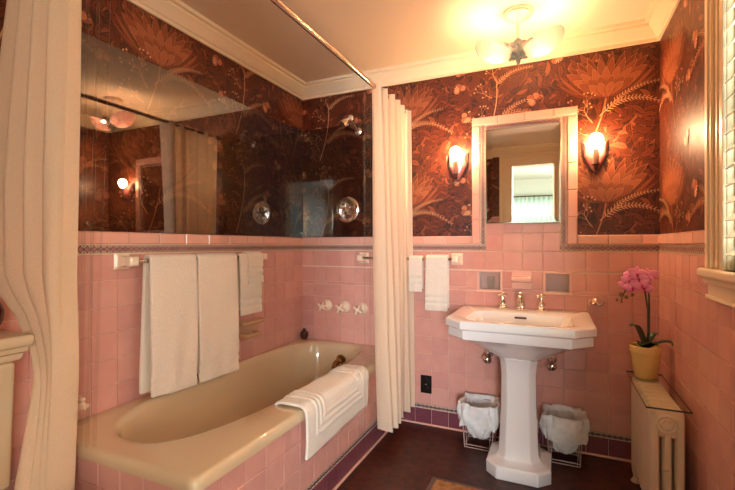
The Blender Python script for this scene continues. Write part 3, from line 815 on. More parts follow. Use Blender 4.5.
# ------------------------------------------------------------------ towel bars and towels
tb=thing('towel_bar',(XL,-.98,1.08),'long chrome towel bar on ivory posts over the tub','towel bar')
for y in (-1.405,-.545):
    mb=MB(); mb.loops([[(XL+d,y+sx*w,1.080+sz*w) for sx,sz in ((-1,-1),(1,-1),(1,1),(-1,1))] for d,w in ((.0042,.036),(.010,.036),(.020,.024),(.060,.017),(.066,.021),(.088,.021),(.094,.016))])
    mb.build('post','ivory',tb,smooth=False,bevel=.004)
BXT=XL+.078
MB().tube([(BXT,-1.39,1.080),(BXT,-.56,1.080)],.0085,12).build('bar','chrome',tb)
def draped(name,fn3,width,front_drop,back_drop,th,rbar,label,group,hem=True,skew=0,layers=1,back_shift=0,seed=1,centre=None,amp=.004):
    """fn3(a, n, z): a along bar, n out from bar axis, z rel. to bar axis"""
    r=rbar+th/2+.0004
    path=[]
    nF=34;nB=24;nA=10
    for i in range(nF): path.append((r,-front_drop*(1-i/(nF-1)),'f'))
    for i in range(1,nA): a=PI*i/nA; path.append((r*math.cos(a),r*math.sin(a),'a'))
    for i in range(nB): path.append((-r,-back_drop*i/(nB-1),'b'))
    R=random.Random(seed); p1,p2=R.uniform(0,6),R.uniform(0,6)
    NV=len(path)
    def f(u,v):
        n,z,k=path[round(v*(NV-1))]
        a=(u-.5)*width
        fall=min(1,max(0,-z/.5))
        wob=amp*math.sin(u*7+p1+z*5)*fall+amp*.6*math.sin(u*15+p2-z*9)*fall
        if k=='f':
            n+=wob+.012*fall
            z-=skew*(u-.5)*fall
            if hem:
                q=-z; fd=front_drop
                if fd-.095<q<fd-.075 or fd-.055<q<fd-.040: n-=.0065
            a*=1+.012*math.sin(z*9+p2)
        elif k=='b':
            n-=max(0,wob*.3)
            a+=back_shift*fall
        return fn3(a,n,z)
    o=MB().grid(f,30,NV).build(name,'towel',None,angle=180,solid=th,loc=centre)
    md=o.modifiers.new('b','BEVEL'); md.width=th*.42; md.segments=3; md.limit_method='ANGLE'; md.angle_limit=math.radians(50)
    return tag(o,label,'towel',group)
def ltowel(y0,y1,fd,bd,label,seed,th=.018,skew=0,bs=0,**k):
    c=(y0+y1)/2
    return draped('towel',lambda a,n,z:(BXT+n,c+a,1.080+z),abs(y1-y0),fd,bd,th,.0085,label,'towels on the bar over the tub',seed=seed,skew=skew,back_shift=bs,centre=(BXT,c,1.08),**k)
ltowel(-1.340,-1.085,.600,.575,'large white bath towel nearest the near curtain on the bar over the tub',3,skew=.02,bs=-.02)
ltowel(-1.075,-.800,.610,.575,'large white bath towel second from the near curtain, its hem just inside the tub',5,skew=.01,bs=.012)
ltowel(-.775,-.590,.325,.30,'small white hand towel hung above the soap dish on the long bar',8,th=.012)
# small washcloth laid over the hand towel
draped('washcloth',lambda a,n,z:(BXT+n,-.672+a+.018,1.080+z),.125,.150,.12,.010,.0235,'folded white washcloth laid over the hand towel on the long bar','towels on the bar over the tub',seed=11,centre=(BXT,-.66,1.08))
tb2=thing('towel_bar',(-.88,0,1.06),'chrome towel bar on ivory posts on the end wall, passing behind the cream curtain','towel bar')
for x in (-.560,-1.195):
    mb=MB(); mb.loops([[(x+sx*w,-d,1.062+sz*w) for sx,sz in ((-1,-1),(1,-1),(1,1),(-1,1))] for d,w in ((.0042,.036),(.010,.036),(.020,.024),(.050,.016),(.056,.020),(.076,.020),(.082,.015))])
    mb.build('post','ivory',tb2,smooth=False,bevel=.004)
MB().tube([(-1.18,-.066,1.062),(-.57,-.066,1.062)],.0085,12).build('bar','chrome',tb2)
def btowel(x0,x1,fd,bd,label,seed,th):
    c=(x0+x1)/2
    return draped('towel',lambda a,n,z:(c+a,-.066-n,1.062+z),x1-x0,fd,bd,th,.0085,label,'towels on the end wall bar',seed=seed,centre=(c,-.066,1.062))
btowel(-.738,-.600,.315,.30,'white hand towel on the end wall bar to the left of the sink',21,.018)
btowel(-.846,-.762,.205,.19,'white folded washcloth on the end wall bar, half behind the cream curtain',23,.012)
# bath mat over the tub edge
mt=[(-1.098,.36),(-1.092,.43),(-1.082,.468),(-1.066,.486),(-1.04,.4905),(-.99,.4905),(-.955,.4895),(-.938,.484),(-.927,.468),(-.923,.44),(-.924,.40),(-.925,.35),(-.927,.31),(-.929,.285)]
acc=[0]
for a,b in zip(mt,mt[1:]): acc.append(acc[-1]+math.hypot(b[0]-a[0],b[1]-a[1]))
def mtp(s):
    for i in range(len(mt)-1):
        if s<=acc[i+1]+1e-9:
            t=(s-acc[i])/(acc[i+1]-acc[i]); return (mt[i][0]+(mt[i+1][0]-mt[i][0])*t,mt[i][1]+(mt[i+1][1]-mt[i][1])*t)
    return mt[-1]
MY0,MY1=-1.155,-.55
def matf(u,v):
    s=v*acc[-1]; x,z=mtp(s); x2,z2=mtp(max(0,s-.004)); tx,tz=x-x2,z-z2; l=math.hypot(tx,tz) or 1
    if l<1e-6: tx,tz,l=0,1,1
    nx,nz=tz/l,-tx/l
    if nx<0 and s>.25: nx,nz=-nx,-nz
    if nz<0 and s<=.25: nx,nz=-nx,-nz
    y=MY0+(MY1-MY0)*u
    de=min((u)*(MY1-MY0),(1-u)*(MY1-MY0),acc[-1]-s,s+.05)
    h=.0
    for c0 in (.075,.105,.135):
        h+= .0055*math.exp(-((de-c0)/.006)**2)
    h+=.0015*math.sin(u*20)*math.sin(v*14)
    hang=max(0,(.46-z)/.2) if s>.25 else 0
    x_=x+nx*(h+.001)+.006*hang*math.sin(u*5+1)
    return (x_,y+.006*hang*math.sin(z*20),z+nz*(h+.001)-.012*hang*(.5-u))
o=MB().grid(matf,150,110).build('bath_mat','towel',None,angle=180,solid=.011,loc=(-.95,-.85,.4))
tag(o,'white terry bath mat with sunken frame lines hung over the tub edge','bath mat')

# ------------------------------------------------------------------ soap dish on the left wall, bottles
sd=thing('soap_dish',(XL,-.58,.65),'tan ceramic soap dish with a grab bar set in the tiles over the tub','soap dish')
mb=MB(); mb.box((XL+.004,-.70,.600),(XL+.012,-.51,.705)); mb.box((XL+.012,-.69,.602),(XL+.075,-.56,.613)); mb.box((XL+.067,-.69,.613),(XL+.075,-.56,.632))
mb.box((XL+.012,-.69,.613),(XL+.067,-.682,.632)); mb.box((XL+.012,-.568,.613),(XL+.067,-.56,.632)); mb.build('tray','dishtan',sd,smooth=False,bevel=.004)
mb=MB(); mb.tube([(XL+.004,-.695,.690),(XL+.05,-.692,.690),(XL+.056,-.68,.690),(XL+.056,-.53,.690),(XL+.05,-.518,.690),(XL+.004,-.515,.690)],.0115,12); mb.build('grab_bar','dishtan',sd)
bt=thing('bottle',(-1.650,-.045,.4765),'small dark brown round bottle in the corner of the tub rim','bottle')
MB().lathe([(.014,0),(.027,.012),(.031,.030),(.027,.048),(.012,.058),(.010,.062)],(-1.650,-.045,.4765),sy=.9).build('body','bottle',bt)
MB().lathe([(.0115,.062),(.0115,.068),(.009,.074)],(-1.650,-.045,.4765)).build('stopper','bottle',bt)
jr=thing('jar',(-1.636,-1.60,.4765),'small clear glass jar with a knobbed lid on the tub rim behind the near curtain','jar')
MB().lathe([(.022,0),(.026,.006),(.026,.05),(.020,.058)],(-1.636,-1.60,.4765)).build('body','glass',jr)
mb=MB(); mb.lathe([(.025,.058),(.026,.066),(.012,.072),(.009,.078),(.014,.088),(.008,.096)],(-1.636,-1.60,.4765)); mb.build('lid','ivory',jr)

# ------------------------------------------------------------------ mirror cabinet
mc=thing('mirror',(-.1835,0,1.28),'tall mirror over the sink reflecting the doorway and the bright room beyond','mirror')
mx0,mx1,mz0,mz1=-.386,.0195,1.280,1.8385; bv=.038
mb=MB()
F=lambda x,z,n:(x,-n,z)
o1=[(mx0,mz0),(mx1,mz0),(mx1,mz1),(mx0,mz1)]; i1=[(mx0+bv,mz0+bv),(mx1-bv,mz0+bv),(mx1-bv,mz1-bv),(mx0+bv,mz1-bv)]
mb.loops([[F(x,z,.0112) for x,z in o1],[F(x,z,.0138) for x,z in i1]],False,True)
mb.build('glass','mirror',mc,smooth=False)
mb=MB(); w=.004
for a,b,c,d in ((mx0-.0012,mx0+w,mz0-.002,mz1+.001),(mx1-w,mx1+.0012,mz0-.002,mz1+.001),(mx0+w,mx1-w,mz0-.002,mz0+w),(mx0+w,mx1-w,mz1-w,mz1+.001)): mb.box((a,-.0042,c),(b,-.0145,d))
mb.box((mx0+w,-.0042,mz0+w),(mx1-w,-.0112,mz1-w))
mb.build('frame','chrome',mc,smooth=False)

# ------------------------------------------------------------------ wall sconces
def sconce(x,label):
    z=1.533
    s=thing('wall_sconce',(x,0,z),label,'wall lamp','sconces beside the mirror')
    H=.165
    def half(t): return .050*min(1,(t/.55))**.6*(1+.10*t) if t>0 else .002
    pol=[(half(t),.012+H*t) for t in [k/16 for k in range(17)]]
    poly=pol+[(.036,.012+H-.012),(0,.012+H-.022),(-.036,.012+H-.012)]+[(-a,b) for a,b in reversed(pol)]
    rim=[(a*1.14,(b-.09)*1.07+.09) for a,b in poly]
    MB().prism(rim,lambda u,v,d:(x+u,-d,z+v),.0032,.012).build('back_plate','bronze',s,bevel=.002)
    mb=MB(); cx=[(.0,.09)]
    L=[]
    for sc,d in ((1,.012),(.97,.018),(.8,.026),(.5,.031),(.2,.033)): L.append([(x+a*sc,-d,z+.09+(b-.09)*sc) for a,b in poly])
    mb.loops(L,False,True); mb.build('shield','shield',s)
    mb=MB(); mb.tube([(x,-.02,z+.030),(x,-.045,z+.022),(x,-.068,z+.030),(x,-.07,z+.048)],.007,10); mb.lathe([(.004,-.03),(.010,-.02),(.012,0),(.020,.006),(.008,.012)],(x,-.07,z+.040),n=16); mb.build('arm','bronze',s)
    MB().lathe([(.0150,.046),(.0150,.122),(.012,.128)],(x,-.07,z),n=20).build('candle_sleeve','sleeve',s)
    MB().lathe([(.010,.126),(.014,.134),(.025,.145),(.033,.160),(.035,.174),(.032,.190),(.021,.204),(.006,.210)],(x,-.07,z),n=24).build('bulb','bulb',s)
sconce(-.556,'lit bare-bulb sconce on the wallpaper left of the mirror')
sconce(.192,'lit bare-bulb sconce on the wallpaper right of the mirror')

# ------------------------------------------------------------------ ceiling light
FX,FY=-.172,-.41
cl=thing('ceiling_light',(FX,FY,ZC),'ceiling light with two pink-white glass shades on a filigree centre','ceiling light')
MB().lathe([(.070,0),(.070,-.010),(.064,-.016),(.066,-.022),(.052,-.034),(.030,-.044),(.022,-.050),(.012,-.056),(.010,-.066)],(FX,FY,ZC),n=36).build('canopy','trim',cl)
mb=MB(); mb.tube([(FX,FY,ZC-.06),(FX,FY,ZC-.155)],.0075,12); mb.lathe([(.004,-.085),(.013,-.080),(.013,-.074),(.004,-.07)],(FX,FY,ZC)); mb.build('stem','trim',cl)
poly=[(0,2.168),(.022,2.150),(.030,2.152),(.040,2.146),(.062,2.158),(.070,2.152),(.098,2.176),(.112,2.178),(.085,2.136),(.050,2.098),(.030,2.078),(.045,2.066),(.012,2.068),(.008,2.046)]
poly=poly+[(-a,b) for a,b in reversed(poly) if a>0]
mb=MB()
mb.prism(poly,lambda u,v,d:(FX+u,FY-d,v),-.012,.012)
for k,(u,v) in enumerate(((0,2.125),(-.028,2.130),(.028,2.130),(0,2.150),(-.014,2.100),(.014,2.100),(-.060,2.140),(.060,2.140),(0,2.082))): mb.lathe([(.012,.0),(.012,.004),(.007,.007),(.003,.006)],(FX+u,FY-.011,v),(0,-1,0),12)
mb.tube([(FX,FY,2.05),(FX,FY,2.034)],[.008,.003],8)
mb.build('filigree_body','fili',cl,bevel=.003)
for s in (-1,1):
    def shade(u,v,s=s):
        th=2*PI*u; ph=PI/2*v*.98
        # bowl tipped outward: pole points down and outwards
        rx,ry,rz=.098,.080,.070
        p=Vector((rx*math.cos(th)*math.sin(ph),ry*math.sin(th)*math.sin(ph),-rz*math.cos(ph)*(1+.0*u)))
        rid=1+.018*math.cos(12*th); p.x*=rid; p.y*=rid
        q=Matrix.Rotation(s*math.radians(-24),3,'Y')@p
        return (FX+s*.113+q.x,FY+q.y,2.142+q.z)
    MB().grid(shade,72,18,closeu=True).build('glass_shade','opal',cl)
    MB().ball((FX+s*.100,FY,2.118),.026,18,0,(1.25,1,1)).build('bulb','bulb_c',cl)
    MB().tube([(FX+s*.02,FY,2.10),(FX+s*.075,FY,2.115)],[.010,.014],10).build('socket','fili',cl)

# ------------------------------------------------------------------ sink
SXc=-.174
sk=thing('pedestal_sink',(SXc,-.3,0),'white porcelain pedestal sink with cut corners under the mirror','sink')
def octo(hw,y0,y1,ch,chb,z,n=6,dx=0):
    P=[(SXc+dx-hw+chb,y1),(SXc+dx-hw,y1-chb),(SXc+dx-hw,y0+ch),(SXc+dx-hw+ch,y0),(SXc+dx+hw-ch,y0),(SXc+dx+hw,y0+ch),(SXc+dx+hw,y1-chb),(SXc+dx+hw-chb,y1)]
    out=[]
    for i,p in enumerate(P):
        q=P[(i+1)%8]
        out+=[(p[0]+(q[0]-p[0])*k/n,p[1]+(q[1]-p[1])*k/n,z) for k in range(n)]
    return out
Z=.785
HW=.337
L=[octo(.095,-.40,-.20,.03,.03,.575),octo(.13,-.44,-.14,.04,.03,.60),octo(.21,-.50,-.06,.06,.02,.650),octo(HW-.035,-.565,-.012,.085,.006,.690),octo(HW-.016,-.578,-.0095,.088,.004,.6945),octo(HW-.012,-.580,-.008,.088,.004,.700),
   octo(HW-.012,-.580,-.008,.088,.004,.738),octo(HW-.006,-.586,-.007,.089,.004,.742),octo(HW,-.592,-.006,.090,.004,.747),octo(HW,-.592,-.006,.090,.004,.777),octo(HW-.003,-.589,-.008,.090,.004,.783),octo(HW-.009,-.583,-.012,.088,.004,Z),
   octo(.245,-.543,-.212,.045,.03,Z-.001),octo(.240,-.538,-.217,.044,.03,Z-.004),octo(.228,-.528,-.228,.044,.03,Z-.045),octo(.200,-.500,-.250,.05,.04,Z-.095),octo(.14,-.45,-.29,.05,.04,Z-.125),octo(.03,-.39,-.35,.012,.012,Z-.132)]
MB().loops(L,True,True).build('basin','porc',sk,angle=35,bevel=.003)
# back ledge keeps the faucet deck; pedestal column
def ped(hw,hd,ch,z,cy=-.315): return octo(hw,cy-hd,cy+hd,ch,ch,z)
L=[ped(.150,.150,.055,.0),ped(.152,.152,.056,.004),ped(.152,.152,.056,.058),ped(.148,.148,.055,.066),ped(.118,.118,.045,.074),ped(.104,.104,.04,.085),ped(.094,.096,.036,.112),ped(.090,.092,.034,.20),ped(.084,.086,.032,.34),ped(.082,.084,.031,.50),ped(.088,.09,.033,.56),ped(.095,.10,.036,.585)]
MB().loops(L,True,True).build('pedestal','porc',sk,angle=30,bevel=.004)
MB().box((SXc-.030,-.2305,Z-.030),(SXc+.030,-.224,Z-.020)).build('overflow_slot','bronze',sk,smooth=False)
MB().lathe([(.022,0),(.022,.003),(.012,.004)],(SXc,-.37,Z-.131)).build('drain','nickel',sk)
def tap(x,y):
    mb=MB(); mb.lathe([(.027,0),(.028,.004),(.024,.010),(.018,.016),(.021,.028),(.020,.038),(.012,.046),(.009,.056),(.009,.072)],(x,y,Z),n=20); t=mb.build('tap','nickel',sk)
    h=MB(); c=Vector((x,y,Z+.076))
    for k in range(4):
        a=PI/4+k*PI/2; d=Vector((math.cos(a),math.sin(a),.05)); h.tube([c,c+d*.014,c+d*.024,c+d*.031],[.006,.0055,.008,.004],10)
    h.lathe([(.009,-.008),(.013,0),(.010,.010),(.004,.016)],c,n=14)
    h.build('cross_handle','nickel',t)
tap(-.281,-.085); tap(-.075,-.085)
mb=MB(); mb.lathe([(.030,0),(.031,.004),(.026,.010),(.020,.016),(.022,.030),(.020,.045)],(-.183,-.085,Z),n=22)
mb.tube([(-.183,-.085,Z+.03),(-.183,-.087,Z+.06),(-.183,-.100,Z+.078),(-.183,-.125,Z+.080),(-.183,-.150,Z+.066),(-.183,-.158,Z+.046)],[.020,.020,.019,.018,.016,.014],16)
mb.lathe([(.006,.075),(.010,.084),(.012,.092),(.004,.100)],(-.183,-.085,Z),n=14)
mb.build('spout','nickel',sk)
# stop valves and supply pipes below
for x,lb in ((-.366,'chrome stop valve with its pipe below the left side of the sink'),(-.022,'chrome stop valve with its pipe below the right side of the sink')):
    v=thing('stop_valve',(x,0,.50),lb,'valve','stop valves under the sink')
    MB().lathe([(.026,.0042),(.026,.008),(.010,.016)],(x,0,.505),(0,-1,0)).build('flange','chrome',v)
    mb=MB(); sg=1 if x<-.2 else -1
    mb.tube([(x,-.012,.505),(x,-.075,.505)],.009,10); mb.lathe([(.013,-.012),(.014,0),(.013,.018)],(x,-.075,.505),n=14)
    mb.tube([(x,-.075,.515),(x,-.075,.56),(x+sg*.03,-.085,.61),(x+sg*.07,-.10,.66)],.006,10); mb.build('pipe','chrome',v)
    MB().ball((x,-.105,.488),.027,18,0,(1,.85,1)).build('knob','chrome',v)

# ------------------------------------------------------------------ niches, soap holder, hook, outlet
def niche(n,label,inner_m):
    x0,x1,z0,z1=n
    t=thing('wall_niche',((x0+x1)/2,0,z0),label,'niche','tile niches over the sink')
    mb=MB(); w=.010
    for a,b,c,d in ((x0-w,x0+.002,z0-w,z1+w),(x1-.002,x1+w,z0-w,z1+w),(x0+.002,x1-.002,z1-.002,z1+w)): mb.box((a,-.0006,c),(b,-.010,d))
    mb.box((x0-w-.004,-.0006,z0-w),(x1+w+.004,-.024,z0+.002)); mb.build('frame','pinkcer',t,smooth=False,bevel=.003)
    mb=MB(); D=.07
    mb.box((x0+.001,D-.004,z0+.001),(x1-.001,D,z1-.001)); mb.box((x0+.001,0,z0+.001),(x0+.006,D-.004,z1-.001)); mb.box((x1-.006,0,z0+.001),(x1-.001,D-.004,z1-.001))
    mb.box((x0+.006,0,z0+.001),(x1-.006,D-.004,z0+.006)); mb.box((x0+.006,0,z1-.006),(x1-.006,D-.004,z1-.001)); mb.build('recess',inner_m,t,smooth=False)
niche(NL,'square tile niche above the left tap, with a glass inside','greyniche')
niche(NR,'empty square tile niche above the right tap of the sink','greyniche')
tm=MB().lathe([(.020,0),(.024,.075),(.0225,.075),(.0185,.004)],(-.362,.030,NL[2]+.0062),n=24).build('tumbler','glass',loc=(-.362,.030,NL[2]+.0062))
tag(tm,'clear glass tumbler standing inside the left tile niche','glass')
th_=thing('soap_holder',(-.183,0,.90),'pale pink ceramic soap holder with a ledge, between the two niches','soap holder')
mb=MB(); mb.box((-.238,-.0042,.892),(-.128,-.012,1.0)); mb.build('plate','pinkcer',th_,smooth=False,bevel=.003)
mb=MB(); mb.loops([[(x,-.012,.930),(x,-.055,.938),(x,-.062,.946),(x,-.062,.962),(x,-.055,.966),(x,-.012,.968)] for x in (-.238,-.128)]); mb.build('ledge','pinkcer',th_,smooth=False,bevel=.004)
hk=thing('robe_hook',(.195,0,.835),'small brass double robe hook on the tiles right of the sink','hook')
MB().lathe([(.017,.0042),(.017,.008),(.008,.016),(.007,.024)],(.195,0,.840),(0,-1,0),20).build('rose','nickel',hk)
for s in (-1,1):
    mb=MB(); mb.tube([(.195,-.022,.840),(.195+s*.014,-.030,.828),(.195+s*.026,-.036,.826),(.195+s*.033,-.038,.838)],[.006,.0055,.005,.0045],10); mb.ball((.195+s*.034,-.038,.841),.0065,10); mb.build('hook','nickel',hk)
ol=thing('outlet',(-.757,0,.26),'black electrical outlet plate low on the tiles by the cream curtain','outlet')
MB().box((-.794,-.0042,.203),(-.722,-.010,.317)).build('cover_plate','black',ol,smooth=False,bevel=.003)
mb=MB()
for z in (.236,.284): mb.lathe([(.016,.0102),(.016,.012),(.014,.0125)],(-.758,0,z),(0,-1,0),20)
mb.build('socket','black',ol)
MB().lathe([(.004,.0102),(.004,.0115),(.002,.012)],(-.758,0,.26),(0,-1,0),10).build('screw','chrome',ol)

# ------------------------------------------------------------------ lined bins
def bin_(x0,x1,y0,y1,label,seed):
    H=.235; cx,cy=(x0+x1)/2,(y0+y1)/2
    b=thing('waste_bin',(cx,cy,0),label,'bin','lined bins beside the pedestal')
    def sq(z,e,k=0):
        t=z/H; a=(x1-x0)/2*(1+.18*t)+e; c=(y1-y0)/2*(1+.18*t)+e
        return [(cx-a,cy-c,z),(cx+a,cy-c,z),(cx+a,cy+c,z),(cx-a,cy+c,z)]
    r=.0024
    mb=MB()
    for z in (.006,.022,H):
        q=sq(z,0); 
        for i in range(4): mb.tube([q[i],q[(i+1)%4]],r,8)
    lo,hi=sq(.004,0),sq(H,0)
    for i in range(4):
        mb.tube([lo[i],hi[i]],r,8)
        for t in (.09,.91):
            a=Vector(lo[i]).lerp(Vector(lo[(i+1)%4]),t); c=Vector(hi[i]).lerp(Vector(hi[(i+1)%4]),t); mb.tube([a,c],r*.7,6)
    mb.build('frame','wire',b)
    R=random.Random(seed); ph=[R.uniform(0,6) for _ in range(6)]
    def bag(u,v):
        th=2*PI*u
        # v: 0 inner bottom -> .62 rim -> 1 outer fold bottom
        if v<.6:
            t=v/.6; z=.045+(.250-.045)*t; k=(.32+.68*min(1,t*1.6)**.6)
            a=((x1-x0)/2*(1.12))*k; sup=.55
            wr=.006*math.sin(5*th+ph[0]+7*t)+.005*math.sin(9*th+ph[1]-9*t)
        else:
            t=(v-.6)/.4; z=.250+.012*math.sin(PI*min(1,t*2.2))*(1 if t<.45 else 0)-.122*max(0,t-.1)/.9
            a=((x1-x0)/2)*1.16+.010+.016*math.sin(PI*min(1,t*.75+.1)); sup=.5
            wr=.006*math.sin(5*th+ph[2]+4*t)+.005*math.sin(9*th+ph[3]-6*t)+.0035*math.sin(17*th+ph[4])+.0025*math.sin(26*th+ph[0]+5*t)
            z+=.005*math.sin(3*th+ph[5])*t+.004*math.sin(7*th+ph[1])
        cc,ss=math.cos(th),math.sin(th)
        ex=lambda q:math.copysign(abs(q)**sup,q)
        rr=a+wr
        y=cy+rr*ex(ss)*((y1-y0)/(x1-x0))
        return (cx+rr*ex(cc),min(y,-.012),z)
    o=MB().grid(bag,72,34,closeu=True)
    o.build('bag_liner','bag',b,angle=180)
bin_(-.475,-.325,-.205,-.065,'small square bin with a white bag liner, left of the sink pedestal',3)
bin_(-.035,.112,-.188,-.056,'small square bin with a white bag liner, right of the sink pedestal',9)

# ------------------------------------------------------------------ rug
rg=thing('rug',(-.2,-.86,0),'small rug with brown border and gold floral field in front of the sink','rug')
MB().box((-.556,-1.12,.0004),(.20,-.585,.009)).build('border','rugb',rg,smooth=False,bevel=.003)
mb=MB().box((-.532,-1.09,.009),(.175,-.606,.0105))
for k in range(40):
    x,y=RND.uniform(-.49,.13),RND.uniform(-1.05,-.640); a=RND.uniform(0,6)
    for q in range(4):
        b=a+q*PI/2; P,_=lance((x,y),(x+math.cos(b)*.028,y+math.sin(b)*.028),.014,.2,6); mb.add([(p[0],p[1],.0107+k*.00001) for p in P],[tuple(range(len(P)))],1)
mb.build('field',['rugf','rugg'],rg,smooth=False,fixn=False)

# ------------------------------------------------------------------ radiator with glass top and orchid
RXc=.392; RY0,RY1=-.655,-.185; NSEC=9
rad=thing('radiator',(RXc,(RY0+RY1)/2,0),'cream cast-iron column radiator below the window corner','radiator')
pt=(RY1-RY0)/NSEC
def section(yc,zb=.075,zt=.515):
    mb=MB(); hy=pt/2-.002
    def cap(x,w,z0,z1,hy,mi=0):
        # vertical rounded bar
        L=[]
        for z,k in ((z0,.55),(z0+.012,.9),(z0+.03,1),(z1-.03,1),(z1-.012,.9),(z1,.55)):
            L.append([(x+w*k*sx*1.0,yc+hy*k*sy,z) for sx,sy in ((-1,-.45),(-.55,-1),(.55,-1),(1,-.45),(1,.45),(.55,1),(-.55,1),(-1,.45))])
        mb.loops(L,True,True)
    cap(RXc-.041,.0165,zb,zt-.004,hy); cap(RXc,.0165,zb,zt-.012,hy*.86); cap(RXc+.041,.0165,zb,zt-.004,hy)
    # headers top and bottom
    for z0,z1 in ((zt-.115,zt),(zb,zb+.07)):
        L=[]
        for z,k,kx in ((z0,.5,.90),(z0+.012,.85,.97),(z0+.03,.90,1),(z1-.034,.90,1),(z1-.014,.68,.95),(z1-.004,.42,.88),(z1,.20,.80)):
            L.append([(RXc+.0565*kx*sx,yc+hy*k*sy,z) for sx,sy in ((-1,-.6),(-.9,-1),(.9,-1),(1,-.6),(1,.6),(.9,1),(-.9,1),(-1,.6))])
        mb.loops(L,True,True)
    return mb
for i in range(NSEC):
    yc=RY0+pt*(i+.5)
    if i==0: s0=section(yc).build('section','radi',rad,angle=50,bevel=.003)
    else:
        c=s0.copy(); COL.objects.link(c); c.parent=rad; c.location=s0.location+Vector((0,pt*i,0))
for yc in (RY0+pt*.5,RY1-pt*.5):
    for s in (-1,1):
        MB().lathe([(.020,0),(.022,.006),(.014,.016),(.011,.030),(.016,.055),(.019,.085)],(RXc+s*.040,yc,0),n=16).build('foot','radi',rad)
mb=MB(); mb.lathe([(.037,0),(.037,.004),(.033,.008),(.029,.005),(.024,.004),(.017,.009),(.008,.008)],(RXc-.004,RY0+.003,.456),(0,-1,0),28)
for k in range(6): a=k*PI/3; mb.ball((RXc-.004+.018*math.cos(a),RY0-.003,.456+.018*math.sin(a)),.006,8)
mb.build('medallion','radi',rad)
mb=MB(); mb.lathe([(.011,0),(.012,.006),(.008,.012),(.003,.014)],(RXc-.004,RY0+.008,.285),(0,-1,0),14); mb.build('boss','radi',rad)
MB().lathe([(.009,0),(.009,.005),(.004,.008)],(RXc-.047,RY0+.004,.498),(0,-1,0),12).build('boss','radi',rad)
gs=MB().box((.318,-.672,.5162),(.464,-.168,.5232)).build('glass_shelf','glass',smooth=False,bevel=.0015,loc=(.391,-.42,.5162))
ge=mat('glass_edge',(28,58,50),.15,spec=.8)
mb=MB()
for a,b in (((.3175,-.6726),(.4645,-.6720)),((.3175,-.168),(.4645,-.1674)),((.3174,-.6726),(.3180,-.1674)),((.464,-.6726),(.4646,-.1674))): mb.box((a[0],a[1],.5163),(b[0],b[1],.5231))
mb.build('edge',ge,gs,smooth=False)
tag(gs,'clear glass shelf with a dark edge lying on the radiator top','shelf')
PX,PY,PZ=.386,-.245,.5234
orc=thing('potted_orchid',(PX,PY,PZ),'pink orchid in a pale yellow pot on the radiator shelf','potted plant')
MB().lathe([(.044,0),(.046,.004),(.062,.118),(.066,.120),(.066,.148),(.063,.151),(.059,.148),(.057,.125)],(PX,PY,PZ),n=36).build('pot','pot',orc,angle=30)
MB().lathe([(.058,.118),(.05,.130),(.02,.134)],(PX,PY,PZ),n=24).build('soil','soil',orc)
def oleaf(ang,L,w,rise,droop):
    def f(u,v):
        r=L*v; z=rise*math.sin(PI*.5*min(1,v*1.4))-droop*max(0,v-.45)**1.5
        ww=w*math.sin(PI*(.06+.94*v)**.8)**.8 if v<1 else 0
        q=(u-.5)*2
        x=math.cos(ang)*r-math.sin(ang)*ww*q; y=math.sin(ang)*r+math.cos(ang)*ww*q
        return (min(PX+x,XR-.008),PY+y,PZ+.128+z+.012*q*q*(1-v))
    MB().grid(f,9,18).build('leaf','leaf',orc,solid=.003,angle=180)
oleaf(math.radians(195),.072,.036,.120,.02); oleaf(math.radians(-20),.150,.018,.055,.04); oleaf(math.radians(250),.075,.030,.045,.03); oleaf(math.radians(30),.07,.02,.075,.0); oleaf(math.radians(305),.07,.018,.045,.02)
FC=Vector((.352,-.275,.965))
st1=[(PX+.002,PY,PZ+.125),(PX+.010,PY-.004,PZ+.22),(PX+.008,PY-.008,PZ+.32),(PX-.004,PY-.010,PZ+.41),(PX-.035,PY-.012,PZ+.455),(PX-.075,PY-.016,PZ+.43),(PX-.095,PY-.022,PZ+.385),(PX-.105,PY-.026,PZ+.350)]
st2=[(PX+.008,PY+.004,PZ+.125),(PX+.014,PY,PZ+.22),(PX+.014,PY-.004,PZ+.33),(PX+.012,PY-.006,PZ+.42),(PX+.022,PY-.012,PZ+.47)]
for s_ in (st1,st2): MB().tube(s_,[.0042]*(len(s_)-2)+[.003,.002],8).build('stem','stem',orc)
def flower(c,nrm,s,roll):
    n=Vector(nrm).normalized(); up=Vector((0,0,1)); a=up.cross(n)
    if a.length<.1: a=Vector((1,0,0))
    a.normalize(); b=n.cross(a)
    c=Vector(c); mb=MB()
    for k,(ang,L,w) in enumerate(((90,.036,.022),(210,.036,.02),(330,.036,.02),(18,.040,.040),(162,.040,.040))):
        an=math.radians(ang)+roll
        def f(u,v,an=an,L=L,w=w,k=k):
            q=(u-.5)*2; r=.003+L*s*v; ww=w*s*.5*math.sin(PI*(.08+.88*v)**.85)
            d=a*(math.cos(an)*r-math.sin(an)*ww*q)+b*(math.sin(an)*r+math.cos(an)*ww*q)+n*(.010*s*v*v*(-1 if k<3 else .35)-.004*q*q*s+.001*k)
            return c+d
        mb.grid(f,7,8)
    o=mb.build('flower','petal',orc,solid=.0008,angle=180)
    l=MB(); l.ball(c+n*.006-b*.004*s,.0065*s,10,0,(1,1,1)); l.ball(c+n*.010-b*.012*s,.0055*s,10,0,(.8,.8,1.3)); l.build('lip','lip',o)
fl_=[(-.045,-.02,.02),(-.005,-.035,.035),(.030,-.02,.030),(-.030,-.03,-.018),(.008,-.045,-.002),(-.060,-.01,-.012),(.025,-.03,-.015),(-.012,-.03,.058),(-.036,.0,.050),(.052,-.012,.044),(.002,.0,.02)]
for i,(x,y,z) in enumerate(fl_):
    flower(FC+Vector((x*.82,y,z*.86)),(-.35+.5*math.sin(i*2.1),-1,.15*math.cos(i*1.7)),0.90+.10*math.sin(i*3),math.sin(i*5)*.4)
